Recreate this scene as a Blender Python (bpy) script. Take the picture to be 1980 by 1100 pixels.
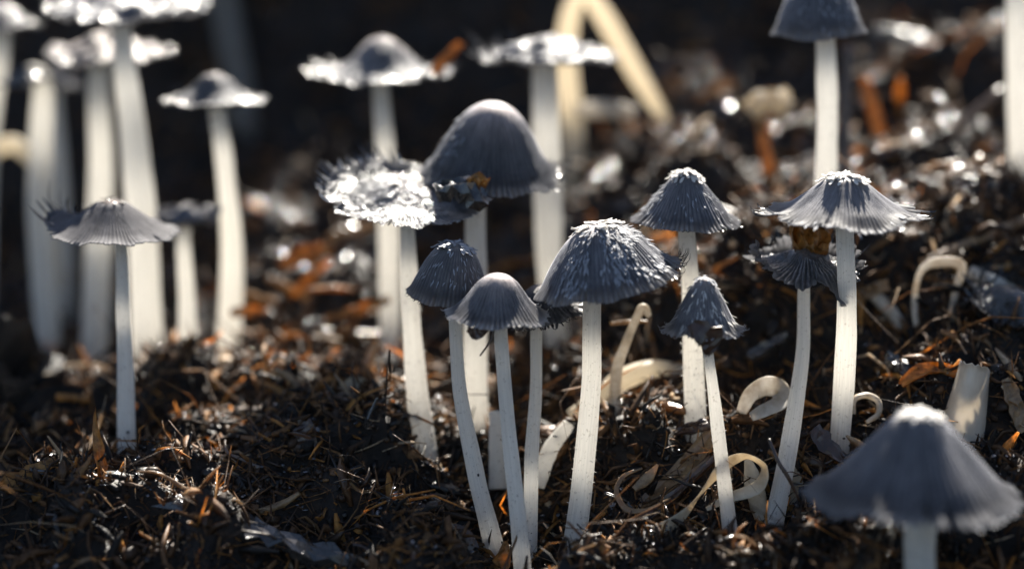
import bpy, math, random
import numpy as np
from mathutils import Vector, Matrix

for o in list(bpy.data.objects):
    bpy.data.objects.remove(o, do_unlink=True)
SC = bpy.context.scene
COL = SC.collection
rng = np.random.default_rng(7)
random.seed(7)
MM = 0.001

# ------------------------------------------------------------------ camera
PITCH = math.radians(12.0)
FOCUS = 550.0                      # mm, 100 mm lens on a 36 mm sensor: 0.1 mm per photo pixel at focus
cp, sp = math.cos(PITCH), math.sin(PITCH)
CAM = np.array([0.0, -FOCUS * cp, FOCUS * sp])
cam_d = bpy.data.cameras.new("camera")
cam_d.lens = 100.0
cam_d.sensor_width = 36.0
cam_d.clip_start = 0.02
cam_d.clip_end = 500.0
cam_d.dof.use_dof = True
cam_d.dof.focus_distance = FOCUS * MM
cam_d.dof.aperture_fstop = 4.3
cam = bpy.data.objects.new("camera", cam_d)
COL.objects.link(cam)
cam.location = Vector(CAM * MM)
cam.rotation_euler = (math.pi / 2 - PITCH, 0, 0)
SC.camera = cam

# ------------------------------------------------------------------ light
SUN_EL = math.radians(42.0)
SUN_AZ = math.radians(11.0)        # from behind the scene, a little to the right
world = bpy.data.worlds.new("World")
SC.world = world
world.use_nodes = True
wn = world.node_tree
sky = wn.nodes.new("ShaderNodeTexSky")
sky.sky_type = 'NISHITA'
sky.sun_disc = False
sky.sun_elevation = SUN_EL
sky.sun_rotation = SUN_AZ
sky.air_density = 0.8
sky.dust_density = 1.0
sky.ozone_density = 0.3
bg = wn.nodes["Background"]
bg.inputs["Strength"].default_value = 0.05
wn.links.new(sky.outputs[0], bg.inputs[0])
sun_d = bpy.data.lights.new("sun", 'SUN')
sun_d.energy = 5.0
sun_d.angle = math.radians(0.53)
sun_d.color = (1.0, 0.94, 0.84)
sun = bpy.data.objects.new("sun", sun_d)
COL.objects.link(sun)
sdir = Vector((math.sin(SUN_AZ) * math.cos(SUN_EL), math.cos(SUN_AZ) * math.cos(SUN_EL), math.sin(SUN_EL)))
sun.rotation_euler = sdir.to_track_quat('Z', 'Y').to_euler()
sun.location = sdir * 2

vs = SC.view_settings
vs.view_transform = 'Standard'
vs.look = 'None'
vs.exposure = 2.05
vs.gamma = 1.0
SC.render.engine = 'CYCLES'
SC.cycles.use_denoising = True
SC.cycles.max_bounces = 10
SC.cycles.transmission_bounces = 8
SC.cycles.sample_clamp_indirect = 6.0

# ------------------------------------------------------------------ helpers
def P(px, py, dd=0.0):
    """a point of the place (mm) seen at photo pixel px, py and lying dd mm beyond the focus plane"""
    d = FOCUS + dd
    xo = (px - 990) / 1980 * 0.36 * d
    yo = (550 - py) / 1980 * 0.36 * d
    return np.array([xo, -FOCUS * cp + d * cp + yo * sp, FOCUS * sp - d * sp + yo * cp])

def scl(dd):
    return 0.1 * (FOCUS + dd) / FOCUS    # mm per photo pixel at that depth

def hash2(ix, iy, seed):
    h = (ix.astype(np.int64) * 374761393 + iy.astype(np.int64) * 668265263 + seed * 974634777) & 0x7fffffff
    h = ((h ^ (h >> 13)) * 1274126177) & 0x7fffffff
    h = h ^ (h >> 16)
    return (h & 0xffff) / 65535.0

def vnoise(x, y, seed=0):
    ix, iy = np.floor(x), np.floor(y)
    fx, fy = x - ix, y - iy
    fx = fx * fx * (3 - 2 * fx); fy = fy * fy * (3 - 2 * fy)
    a, b = hash2(ix, iy, seed), hash2(ix + 1, iy, seed)
    c, d = hash2(ix, iy + 1, seed), hash2(ix + 1, iy + 1, seed)
    return (a + (b - a) * fx) * (1 - fy) + (c + (d - c) * fx) * fy - 0.5

def fbm(x, y, seed=0, oct=3):
    s, a = 0, 1.0
    for k in range(oct):
        s = s + a * vnoise(x, y, seed + k * 17)
        x = x * 2.03 + 5.1; y = y * 2.03 + 9.7; a *= 0.5
    return s

def smooth(a, b, x):
    t = np.clip((x - a) / (b - a), 0, 1)
    return t * t * (3 - 2 * t)

def cnoise(th, n, seed):
    """periodic noise round a circle"""
    return vnoise(np.cos(th) * n / 3.0 + 40, np.sin(th) * n / 3.0 + 40, seed) * 2

def catmull(pts, n):
    pts = np.asarray(pts, float)
    if len(pts) == 2:
        return pts[0] + (pts[1] - pts[0]) * np.linspace(0, 1, n)[:, None]
    ext = np.vstack([2 * pts[0] - pts[1], pts, 2 * pts[-1] - pts[-2]])
    u = np.linspace(0, len(pts) - 1, n)
    i = np.clip(np.floor(u).astype(int), 0, len(pts) - 2)
    t = (u - i)[:, None]
    p0, p1, p2, p3 = ext[i], ext[i + 1], ext[i + 2], ext[i + 3]
    return 0.5 * (2 * p1 + (p2 - p0) * t + (2 * p0 - 5 * p1 + 4 * p2 - p3) * t ** 2 + (3 * p1 - p0 - 3 * p2 + p3) * t ** 3)

def mesh_obj(name, v, f, mat, parent=None, base=None, col=None, uv=None, smooth_=True):
    v = np.asarray(v, float)
    if base is not None:
        v = v - base
    me = bpy.data.meshes.new(name)
    if isinstance(f, np.ndarray):
        k = f.shape[1]
        nf = len(f)
        me.vertices.add(len(v)); me.loops.add(nf * k); me.polygons.add(nf)
        me.vertices.foreach_set("co", (v * MM).astype(np.float32).ravel())
        me.loops.foreach_set("vertex_index", f.astype(np.int32).ravel())
        me.polygons.foreach_set("loop_start", np.arange(0, nf * k, k, dtype=np.int32))
        me.update(calc_edges=True)
    else:
        me.from_pydata((v * MM).tolist(), [], f)
        me.update()
    if smooth_:
        me.polygons.foreach_set("use_smooth", np.ones(len(me.polygons), bool))
    if col is not None:
        a = me.color_attributes.new("Col", 'FLOAT_COLOR', 'POINT')
        a.data.foreach_set("color", np.asarray(col, np.float32).ravel())
    if uv is not None:
        a = me.attributes.new("flow", 'FLOAT_VECTOR', 'POINT')
        a.data.foreach_set("vector", np.asarray(uv, np.float32).ravel())
    me.materials.append(mat)
    o = bpy.data.objects.new(name, me)
    COL.objects.link(o)
    if parent is not None:
        o.parent = parent
    elif base is not None:
        o.location = Vector(base * MM)
    return o

def thing(name, base, label, cat, group=None):
    o = bpy.data.objects.new(name, None)
    o.empty_display_size = 0.005
    COL.objects.link(o)
    o.location = Vector(base * MM)
    tag(o, label, cat, group)
    return o

def tag(o, label, cat, group=None):
    o["label"] = label; o["category"] = cat
    if group: o["group"] = group
    return o

def grid_faces(n, m, closed=True, off=0, flip=False):
    i, j = np.meshgrid(np.arange(n - 1), np.arange(m if closed else m - 1), indexing='ij')
    j2 = (j + 1) % m
    q = np.stack([i * m + j, i * m + j2, (i + 1) * m + j2, (i + 1) * m + j], -1).reshape(-1, 4) + off
    return q[:, ::-1] if flip else q

def tube(path, ra, rb=None, seg=16, twist=None, nrm=None, rough=0.0, seed=0):
    """elliptic tube: path (n,3) mm, half widths ra, rb (n,)"""
    path = np.asarray(path, float); n = len(path)
    ra = np.broadcast_to(np.asarray(ra, float), (n,))
    rb = ra if rb is None else np.broadcast_to(np.asarray(rb, float), (n,))
    tw = np.zeros(n) if twist is None else np.asarray(twist, float)
    tan = np.gradient(path, axis=0); tan /= np.linalg.norm(tan, axis=1)[:, None] + 1e-9
    u = np.array([1.0, 0.0, 0.0]) if nrm is None else np.asarray(nrm, float)
    U = np.zeros((n, 3)); V = np.zeros((n, 3))
    for k in range(n):
        u = u - tan[k] * np.dot(u, tan[k])
        l = np.linalg.norm(u)
        if l < 1e-4:
            u = np.cross(tan[k], [0.3, 0.5, 0.8]); l = np.linalg.norm(u)
        u = u / l
        w = np.cross(tan[k], u)
        c, s = math.cos(tw[k]), math.sin(tw[k])
        U[k] = u * c + w * s; V[k] = -u * s + w * c
    th = np.arange(seg) / seg * 2 * math.pi
    rr = np.ones((n, seg))
    if rough:
        ii = np.arange(n)[:, None] * 0.35 + np.zeros((1, seg))
        rr = 1 + rough * (vnoise(np.cos(th)[None] * 1.5 + 20 + 0 * ii, ii + np.sin(th)[None] * 1.5, seed) * 2)
    v = path[:, None] + rr[..., None] * (U[:, None] * (np.cos(th)[None] * ra[:, None])[..., None] + V[:, None] * (np.sin(th)[None] * rb[:, None])[..., None])
    v = v.reshape(-1, 3)
    f = grid_faces(n, seg)
    c0, c1 = len(v), len(v) + 1
    v = np.vstack([v, path[0], path[-1]])
    a = np.arange(seg); b = (a + 1) % seg
    fl = [tuple(q) for q in f]
    fl += [(c0, int(b[k]), int(a[k])) for k in range(seg)]
    o = (n - 1) * seg
    fl += [(c1, int(o + a[k]), int(o + b[k])) for k in range(seg)]
    return v, [tuple(int(z) for z in q) for q in fl]

def slab(path, hw, th, seed=0, curl=0.0, nrm=(0, 0, 1), jag=0.15):
    """a chip, leaf or bark piece: a curved plate with thickness and ragged edges, 5 points across"""
    r = np.random.default_rng(seed)
    path = np.asarray(path, float); n = len(path)
    hw = np.broadcast_to(np.asarray(hw, float), (n,))
    tan = np.gradient(path, axis=0); tan /= np.linalg.norm(tan, axis=1)[:, None] + 1e-9
    N = np.asarray(nrm, float)[None] - tan * (tan @ np.asarray(nrm, float))[:, None]
    N /= np.linalg.norm(N, axis=1)[:, None] + 1e-9
    S = np.cross(tan, N)
    m = 5
    s = np.linspace(-1, 1, m)
    wl = hw * (1 + jag * r.normal(size=n)); wr = hw * (1 + jag * r.normal(size=n))
    W = np.where(s[None] < 0, wl[:, None], wr[:, None]) * s[None]
    Z = curl * hw[:, None] * (s[None] ** 2) + r.normal(size=(n, m)) * th * 0.25
    endj = np.zeros((n, m)); L = np.linalg.norm(path[-1] - path[0])
    endj[0] = -np.abs(r.normal(size=m)) * L * 0.05; endj[-1] = np.abs(r.normal(size=m)) * L * 0.06
    mid = path[:, None] + S[:, None] * W[..., None] + N[:, None] * Z[..., None] + tan[:, None] * endj[..., None]
    top = (mid + N[:, None] * th / 2).reshape(-1, 3); bot = (mid - N[:, None] * th / 2).reshape(-1, 3)
    k = n * m
    f = np.vstack([grid_faces(n, m, False), grid_faces(n, m, False, k, True)])
    e = [i * m for i in range(n)] ; e2 = [i * m + m - 1 for i in range(n)]
    fl = [tuple(int(z) for z in q) for q in f]
    for a, b in zip(e[:-1], e[1:]): fl.append((a, b, b + k, a + k))
    for a, b in zip(e2[:-1], e2[1:]): fl.append((b, a, a + k, b + k))
    for j in range(m - 1):
        fl.append((j + 1, j, j + k, j + 1 + k)); o = (n - 1) * m
        fl.append((o + j, o + j + 1, o + j + 1 + k, o + j + k))
    return np.vstack([top, bot]), fl

# ------------------------------------------------------------------ materials
def nt(name):
    m = bpy.data.materials.new(name); m.use_nodes = True
    t = m.node_tree; b = t.nodes["Principled BSDF"]
    return m, t, b, t.nodes["Material Output"]

def N(t, typ, **kw):
    n = t.nodes.new(typ)
    for k, v in kw.items(): setattr(n, k, v)
    return n

def coords(t, scale=(1, 1, 1), attr=None):
    mp = N(t, "ShaderNodeMapping"); mp.inputs["Scale"].default_value = scale
    if attr:
        a = N(t, "ShaderNodeAttribute", attribute_name=attr); t.links.new(a.outputs["Vector"], mp.inputs[0])
    else:
        a = N(t, "ShaderNodeTexCoord"); t.links.new(a.outputs["Object"], mp.inputs[0])
    return mp.outputs[0]

def noise(t, vec, scale, detail=4, rough=0.6):
    n = N(t, "ShaderNodeTexNoise"); n.inputs["Scale"].default_value = scale
    n.inputs["Detail"].default_value = detail; n.inputs["Roughness"].default_value = rough
    t.links.new(vec, n.inputs["Vector"]); return n.outputs["Fac"]

def ramp(t, fac, stops):
    r = N(t, "ShaderNodeValToRGB"); e = r.color_ramp.elements
    while len(e) < len(stops): e.new(0.5)
    for x, (p, c) in zip(e, stops): x.position = p; x.color = (*c, 1) if len(c) == 3 else c
    t.links.new(fac, r.inputs[0]); return r.outputs[0]

def bump(t, b, fac, strength, dist):
    n = N(t, "ShaderNodeBump"); n.inputs["Strength"].default_value = strength; n.inputs["Distance"].default_value = dist
    t.links.new(fac, n.inputs["Height"]); t.links.new(n.outputs[0], b.inputs["Normal"]); return n.outputs[0]

def mat_cap(name, rough=0.5, wet=0.0, sheen=0.5, trans=0.5, bumpd=0.00012, spec=0.3):
    m, t, b, out = nt(name)
    at = N(t, "ShaderNodeAttribute", attribute_name="Col")
    fv = coords(t, (60, 3.5, 1), "flow")
    nf = noise(t, fv, 1.0, 4, 0.65)
    mix = N(t, "ShaderNodeMix", data_type='RGBA', blend_type='MULTIPLY'); mix.inputs[0].default_value = 1.0
    rc = ramp(t, nf, [(0.3, (0.55, 0.55, 0.58)), (0.7, (1.35, 1.35, 1.35))])
    t.links.new(at.outputs["Color"], mix.inputs["A"]); t.links.new(rc, mix.inputs["B"])
    t.links.new(mix.outputs["Result"], b.inputs["Base Color"])
    b.inputs["Roughness"].default_value = rough
    b.inputs["Specular IOR Level"].default_value = spec + 0.4 * wet
    b.inputs["Sheen Weight"].default_value = sheen
    b.inputs["Sheen Roughness"].default_value = 0.35
    b.inputs["Sheen Tint"].default_value = (0.9, 0.92, 1.0, 1)
    if wet:
        b.inputs["Coat Weight"].default_value = wet; b.inputs["Coat Roughness"].default_value = 0.12
    nrm = bump(t, b, nf, 0.8, bumpd)
    if wet:
        n2 = noise(t, coords(t), 700, 3)
        ad = N(t, "ShaderNodeMath", operation='ADD'); t.links.new(nf, ad.inputs[0]); t.links.new(n2, ad.inputs[1])
        bump(t, b, ad.outputs[0], 1.0, 0.0013)
    tr = N(t, "ShaderNodeBsdfTranslucent")
    tc = N(t, "ShaderNodeMix", data_type='RGBA', blend_type='MIX'); tc.inputs[0].default_value = 0.55
    tc.inputs["B"].default_value = (0.80, 0.80, 0.82, 1)
    t.links.new(mix.outputs["Result"], tc.inputs["A"]); t.links.new(tc.outputs["Result"], tr.inputs[0])
    ms = N(t, "ShaderNodeMixShader")
    mu = N(t, "ShaderNodeMath", operation='MULTIPLY'); mu.inputs[1].default_value = trans
    t.links.new(at.outputs["Alpha"], mu.inputs[0]); t.links.new(mu.outputs[0], ms.inputs[0])
    t.links.new(b.outputs[0], ms.inputs[1]); t.links.new(tr.outputs[0], ms.inputs[2])
    t.links.new(ms.outputs[0], out.inputs[0])
    return m

def mat_stem(name, colr, dirt=0.5, sss=0.0035):
    m, t, b, out = nt(name)
    fv = coords(t, (34, 0.9, 1), "flow")
    nf = noise(t, fv, 1.0, 4, 0.6)
    c = ramp(t, nf, [(0.3, tuple(x * 0.80 for x in colr)), (0.62, colr)])
    sp_ = noise(t, coords(t), 1500, 3, 0.7)
    spk = ramp(t, sp_, [(0.0, (1, 1, 1)), (0.60, (1, 1, 1)), (0.68, (1 - dirt, 1 - dirt * 1.05, 1 - dirt * 1.1))])
    mix = N(t, "ShaderNodeMix", data_type='RGBA', blend_type='MULTIPLY'); mix.inputs[0].default_value = 1
    t.links.new(c, mix.inputs["A"]); t.links.new(spk, mix.inputs["B"])
    t.links.new(mix.outputs["Result"], b.inputs["Base Color"])
    b.inputs["Roughness"].default_value = 0.45
    b.inputs["Specular IOR Level"].default_value = 0.3
    b.inputs["Sheen Weight"].default_value = 0.25
    b.inputs["Sheen Roughness"].default_value = 0.3
    nrm = bump(t, b, nf, 0.6, 0.0002)
    tr = N(t, "ShaderNodeBsdfTranslucent"); t.links.new(mix.outputs["Result"], tr.inputs[0]); t.links.new(nrm, tr.inputs["Normal"])
    ms = N(t, "ShaderNodeMixShader"); ms.inputs[0].default_value = 0.70      # hollow, thin walled tube: light passes both walls
    t.links.new(b.outputs[0], ms.inputs[1]); t.links.new(tr.outputs[0], ms.inputs[2]); t.links.new(ms.outputs[0], out.inputs[0])
    return m

def mat_thin(name, c0, c1, trans=0.45, rough=0.5, scale=400, stretch=(1, 1, 1), coat=0.0, bumpd=0.0002):
    """thin plant tissue: surface plus light passing through"""
    m, t, b, out = nt(name)
    nf = noise(t, coords(t, stretch), scale, 5, 0.65)
    c = ramp(t, nf, [(0.3, c0), (0.7, c1)])
    t.links.new(c, b.inputs["Base Color"])
    b.inputs["Roughness"].default_value = rough
    b.inputs["Coat Weight"].default_value = coat; b.inputs["Coat Roughness"].default_value = 0.15
    bump(t, b, nf, 0.7, bumpd)
    tr = N(t, "ShaderNodeBsdfTranslucent"); t.links.new(c, tr.inputs[0])
    ms = N(t, "ShaderNodeMixShader"); ms.inputs[0].default_value = trans
    t.links.new(b.outputs[0], ms.inputs[1]); t.links.new(tr.outputs[0], ms.inputs[2]); t.links.new(ms.outputs[0], out.inputs[0])
    return m

def mat_litter(name, rough=0.35, coat=0.3):
    m, t, b, out = nt(name)
    at = N(t, "ShaderNodeAttribute", attribute_name="Col")
    nf = noise(t, coords(t), 900, 4, 0.7)
    mix = N(t, "ShaderNodeMix", data_type='RGBA', blend_type='MULTIPLY'); mix.inputs[0].default_value = 1
    rc = ramp(t, nf, [(0.25, (0.45,) * 3), (0.75, (1.4,) * 3)])
    t.links.new(at.outputs["Color"], mix.inputs["A"]); t.links.new(rc, mix.inputs["B"])
    t.links.new(mix.outputs["Result"], b.inputs["Base Color"])
    wetn = noise(t, coords(t), 130, 3, 0.6)
    rg = ramp(t, wetn, [(0.42, (0.75,) * 3), (0.62, (rough,) * 3)]); t.links.new(rg, b.inputs["Roughness"])
    ct = ramp(t, wetn, [(0.50, (0.0,) * 3), (0.66, (coat,) * 3)]); t.links.new(ct, b.inputs["Coat Weight"])
    b.inputs["Specular IOR Level"].default_value = 0.35
    b.inputs["Coat Roughness"].default_value = 0.12
    bump(t, b, nf, 0.8, 0.0003)
    tr = N(t, "ShaderNodeBsdfTranslucent"); t.links.new(mix.outputs["Result"], tr.inputs[0])
    ms = N(t, "ShaderNodeMixShader"); t.links.new(at.outputs["Alpha"], ms.inputs[0])
    t.links.new(b.outputs[0], ms.inputs[1]); t.links.new(tr.outputs[0], ms.inputs[2]); t.links.new(ms.outputs[0], out.inputs[0])
    return m

def mat_soil(name):
    m, t, b, out = nt(name)
    v = coords(t)
    n1 = noise(t, v, 220, 6, 0.7); n2 = noise(t, v, 60, 3)
    c = ramp(t, n1, [(0.3, (0.006, 0.005, 0.004)), (0.55, (0.018, 0.013, 0.010)), (0.8, (0.07, 0.040, 0.022))])
    t.links.new(c, b.inputs["Base Color"])
    r = ramp(t, n2, [(0.35, (0.3,) * 3), (0.65, (0.6,) * 3)])
    t.links.new(r, b.inputs["Roughness"])
    b.inputs["Specular IOR Level"].default_value = 0.4
    n3 = noise(t, v, 500, 8, 0.75)
    bump(t, b, n3, 1.0, 0.0012)
    return m

M_CAP = mat_cap("cap_dry", rough=0.5, wet=0.0, sheen=0.9, trans=0.75)
M_CAPWET = mat_cap("cap_wet", rough=0.45, wet=0.22, sheen=0.2, trans=0.25)
M_DULL = mat_cap("cap_dull", rough=0.75, sheen=0.12, trans=0.5, spec=0.08)
M_GLOSS = mat_cap("cap_glossy", rough=0.3, wet=0.85, sheen=0.1, trans=0.5)
M_GILL = mat_thin("gill_tissue", (0.012, 0.011, 0.012), (0.03, 0.028, 0.03), trans=0.1)
M_FRINGE = mat_thin("fringe_tissue", (0.015, 0.015, 0.018), (0.06, 0.06, 0.065), trans=0.25, rough=0.3, coat=0.4)
M_SCALE = mat_thin("veil_flake", (0.22, 0.23, 0.26), (0.48, 0.49, 0.52), trans=0.4, rough=0.6, scale=900)
M_VEIL = mat_thin("veil_white", (0.55, 0.53, 0.50), (0.80, 0.78, 0.75), trans=0.4, rough=0.6, scale=900)
M_STEM = mat_stem("stem_white", (0.93, 0.905, 0.85), 0.32)
M_STEMC = mat_stem("stem_cream", (0.86, 0.78, 0.64), 0.3)
M_STEM_SHADE = mat_stem("stem_shade_grey", (0.36, 0.35, 0.33), 0.3)  # darker copy of the stem white, shade put into the colour
M_DRY = mat_thin("dried_stem", (0.45, 0.36, 0.24), (0.72, 0.64, 0.50), trans=0.45, rough=0.4, scale=250, bumpd=0.0004)
M_PALE = mat_thin("pale_stem", (0.40, 0.32, 0.22), (0.78, 0.74, 0.67), trans=0.45, rough=0.45, scale=260)
M_ORANGE = mat_thin("orange_wood", (0.07, 0.028, 0.008), (0.72, 0.36, 0.09), trans=0.55, rough=0.4, scale=420, stretch=(1, 1, 1), coat=0.2, bumpd=0.0006)
M_STRAW = mat_thin("brown_straw", (0.10, 0.055, 0.025), (0.50, 0.32, 0.16), trans=0.4, rough=0.35, scale=320, coat=0.4, bumpd=0.0006)
M_BROWN = mat_thin("dark_bark", (0.02, 0.012, 0.008), (0.09, 0.045, 0.025), trans=0.15, rough=0.35, scale=320, coat=0.4, bumpd=0.0008)
M_WETBLK = mat_thin("wet_black", (0.015, 0.014, 0.014), (0.05, 0.045, 0.04), trans=0.1, rough=0.25, scale=500, coat=0.8, bumpd=0.0006)
M_STUMP = mat_thin("stump_cream", (0.66, 0.58, 0.46), (0.84, 0.79, 0.70), trans=0.5, rough=0.45, scale=120)
M_GLINT = nt("glint_film")[0]  # dark glossy film, added to throw glints of the sun
_b = M_GLINT.node_tree.nodes["Principled BSDF"]
_b.inputs["Base Color"].default_value = (0.10, 0.10, 0.11, 1); _b.inputs["Roughness"].default_value = 0.14; _b.inputs["Specular IOR Level"].default_value = 0.8
M_SOIL = mat_soil("wet_soil")
M_LITTER = mat_litter("litter")
M_CRUMB = mat_litter("crumb", rough=0.3, coat=0.25)

# ------------------------------------------------------------------ ground
GC = [  # photo x, y, depth beyond focus: spots where the ground is seen or stems enter it
 (30, 945, 4), (190, 935, 3), (120, 905, 6), (250, 1080, -8), (40, 1090, -8), (420, 1000, 0), (560, 1050, -4), (700, 1090, -8),
 (245, 885, 18), (90, 820, 30), (400, 880, 16), (520, 860, 14), (620, 850, 14), (700, 800, 20), (775, 790, 22), (830, 925, 17),
 (760, 960, 6), (880, 1010, 4), (955, 1068, 0), (1012, 1140, -6), (1098, 1135, 0), (1040, 850, 24), (1200, 830, 16), (1200, 950, 5),
 (1300, 1000, 2), (1345, 865, 12), (1420, 1115, -5), (1490, 1058, -4), (1430, 810, 12), (1560, 830, 12), (1625, 870, 8), (1700, 820, 9), (1740, 745, 15),
 (1950, 735, 12), (1950, 900, 2), (1885, 880, 3), (1640, 1000, -4), (1780, 1190, -33), (1560, 1160, -25), (1950, 1150, -28),
 (1720, 650, 32), (1900, 640, 24), (1940, 480, 38), (1760, 450, 40), (1597, 442, 36), (1480, 440, 46), (1340, 520, 40), (1220, 480, 58), (1120, 680, 40), (1290, 720, 24),
 (930, 850, 28), (1085, 730, 60), (1850, 360, 58), (1700, 300, 76), (1965, 330, 60), (1480, 330, 78), (1300, 255, 92), (1180, 360, 82), (1850, 110, 115), (1550, 230, 95),
 (600, 700, 62), (620, 580, 86), (450, 560, 95), (300, 700, 62), (435, 725, 70), (365, 708, 56), (90, 665, 86), (185, 745, 80), (285, 705, 62), (755, 775, 62), (980, 500, 95), (800, 540, 90),
 (560, 420, 100), (540, 300, 115), (640, 380, 106), (700, 450, 98), (860, 450, 102), (700, 330, 115), (420, 420, 118), (700, 772, 15), (640, 776, 15), (755, 778, 17), (560, 800, 13), (650, 930, 6), (540, 940, 5), (95, 892, 4), (160, 900, 3), (230, 930, 1), (330, 715, 46), (450, 730, 50),
 (600, 640, 70), (620, 510, 95), (520, 530, 95), (1262, 1058, 0), (1318, 1024, 0), (1392, 945, 1), (1450, 1005, 2), (1240, 1000, 4), (1210, 790, 22), (1270, 765, 27)]
gp = np.array([P(*g) for g in GC])
extra = [(-110, -38, -72), (-75, -36, -72), (-40, -36, -73), (-5, -36, -73), (30, -36, -73), (-90, -55, -80), (-30, -55, -80), (20, -55, -80), (-150, 0, -48), (-150, 60, -36), (-150, -60, -66), (-60, -70, -70), (0, -75, -72), (60, -75, -74), (130, -70, -74), (140, 20, -30), (150, 70, 12), (150, 110, 34),
         (-140, 120, -22), (-60, 120, -14), (-10, 125, -4), (40, 120, 22), (90, 130, 34), (220, 60, 4), (-220, 60, -34), (-220, -60, -66), (220, -60, -72), (220, 120, 30), (-220, 120, -20),
         (-100, -130, -78), (0, -140, -80), (100, -140, -80), (0, -220, -84), (-250, -200, -84), (250, -200, -84), (0, -400, -88)]
gp = np.vstack([gp, np.array(extra, float)])

CL = [(150, 930, 3, 11, 6), (250, 980, -1, 12, 8), (60, 990, -2, 10, 6), (360, 900, 12, 11, 6), (560, 830, 12, 12, 7), (690, 815, 14, 15, 9), (770, 850, 12, 9, 6), (620, 930, 6, 12, 6), (430, 1040, -4, 13, 6), (880, 960, 6, 9, 5), (520, 760, 34, 11, 7), (330, 735, 44, 10, 6), (1270, 830, 14, 10, 6), (1480, 820, 11, 9, 5), (1240, 900, 8, 8, 4), (1560, 770, 18, 9, 6), (1790, 730, 12, 10, 6), (1940, 760, 8, 9, 6), (1200, 450, 56, 13, 7), (1480, 400, 52, 12, 7), (1720, 430, 42, 11, 7), (1880, 420, 46, 13, 8), (1340, 330, 80, 14, 8), (1800, 280, 78, 14, 8), (640, 600, 76, 14, 9), (560, 540, 88, 12, 8), (1900, 160, 104, 14, 9), (1400, 200, 100, 14, 9), (540, 420, 100, 13, 8), (690, 420, 98, 12, 7), (600, 330, 108, 13, 8), (420, 800, 24, 11, 7), (480, 900, 10, 10, 6), (190, 1040, -6, 10, 6)]
_cp = [(P(a, b_, c_), r__, h__) for a, b_, c_, r__, h__ in CL]
def clods(x, y):
    """matted clods of compost: steep sided lumps with ragged outlines"""
    z = np.zeros_like(x)
    for (p, r__, h__) in _cp:
        d = np.hypot(x - p[0], y - p[1]) / r__ + 0.55 * fbm(x / 7, y / 7, int(p[0]) + 300, 2)
        z = np.maximum(z, h__ * (1 - smooth(0.45, 1.0, d)))
    gx_, gy_ = np.floor(x / 16), np.floor(y / 16)
    for ox in (-1, 0, 1):
        for oy in (-1, 0, 1):
            cx_, cy_ = gx_ + ox, gy_ + oy
            px_, py_ = (cx_ + hash2(cx_, cy_, 71)) * 16, (cy_ + hash2(cx_, cy_, 72)) * 16
            rr = 4 + 5 * hash2(cx_, cy_, 73); hh = 4.5 * hash2(cx_, cy_, 74)
            d = np.hypot(x - px_, y - py_) / rr + 0.6 * fbm(x / 5, y / 5, 81, 2)
            z = np.maximum(z, hh * (1 - smooth(0.4, 1.0, d)))
    return z

def ground_h(x, y, detail=True, att=None):
    x = np.asarray(x, float); y = np.asarray(y, float)
    shp = x.shape
    xf, yf = x.ravel(), y.ravel()
    out = np.zeros_like(xf)
    for s in range(0, len(xf), 60000):
        dx = xf[s:s + 60000, None] - gp[None, :, 0]; dy = yf[s:s + 60000, None] - gp[None, :, 1]
        w = 1.0 / (dx * dx + dy * dy + 18.0) ** 1.7
        out[s:s + 60000] = (w * gp[None, :, 2]).sum(1) / w.sum(1)
    z = out.reshape(shp)
    # the bank behind: a steep face towards us, its unseen crest shaped to shade the hollow before it
    crest = 91 - 20 * np.exp(-((x + 35) / 35) ** 2) + 14 * vnoise(x / 55, y * 0 + 3, 5) * 2
    foot = 138 + 10 * vnoise(x / 40, y * 0 + 7, 6)
    face = smooth(0, 1, (y - foot) / 66) * (crest - z)
    z = np.where(y > foot, z + face, z)
    z = z - np.clip(y - 230, 0, 800) * 0.05
    if detail:
        if len(gp) and att is None:
            a_ = np.ones(x.size)
            for g in gp[:len(GC)]:
                a_ = np.minimum(a_, 1 - 0.8 * np.exp(-((xf - g[0]) ** 2 + (yf - g[1]) ** 2) / 70.0))
            att = a_.reshape(shp)
        near = np.exp(-np.clip(np.hypot(x, y - 50) - 260, 0, None) / 150)
        z = z + near * att * clods(x, y)
        z = z + near * (att * 13.0 * fbm(x / 22, y / 22, 11, 3) + (0.3 + 0.7 * att) * (6.5 * (0.25 - np.abs(fbm(x / 10, y / 10, 41, 2))) + 4.0 * fbm(x / 4.5, y / 4.5, 23, 3)))
        z = z + (1 - near) * 14 * fbm(x / 140, y / 140, 31, 3)
    return z

def axis(lo, hi, step, far, n):
    inner = np.arange(lo, hi + 0.1, step)
    g = np.geomspace(step, far, n)
    return np.concatenate([lo - np.cumsum(g)[::-1], inner, hi + np.cumsum(g)])
gx = axis(-170, 170, 1.0, 9000, 40); gy = axis(-95, 235, 1.0, 9000, 40)
X, Y = np.meshgrid(gx, gy, indexing='xy')
Z = ground_h(X, Y)
gv = np.stack([X, Y, Z], -1).reshape(-1, 3)
ground = mesh_obj("ground", gv, grid_faces(len(gy), len(gx), False), M_SOIL)
ground["kind"] = "structure"

# ------------------------------------------------------------------ litter of the compost: uncountable crumbs and fibres
def rand_rot(n, r):
    q = r.normal(size=(n, 4)); q /= np.linalg.norm(q, axis=1)[:, None]
    w, x, y, z = q.T
    return np.stack([np.stack([1 - 2 * (y * y + z * z), 2 * (x * y - z * w), 2 * (x * z + y * w)], -1),
                     np.stack([2 * (x * y + z * w), 1 - 2 * (x * x + z * z), 2 * (y * z - x * w)], -1),
                     np.stack([2 * (x * z - y * w), 2 * (y * z + x * w), 1 - 2 * (x * x + y * y)], -1)], 1)

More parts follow.
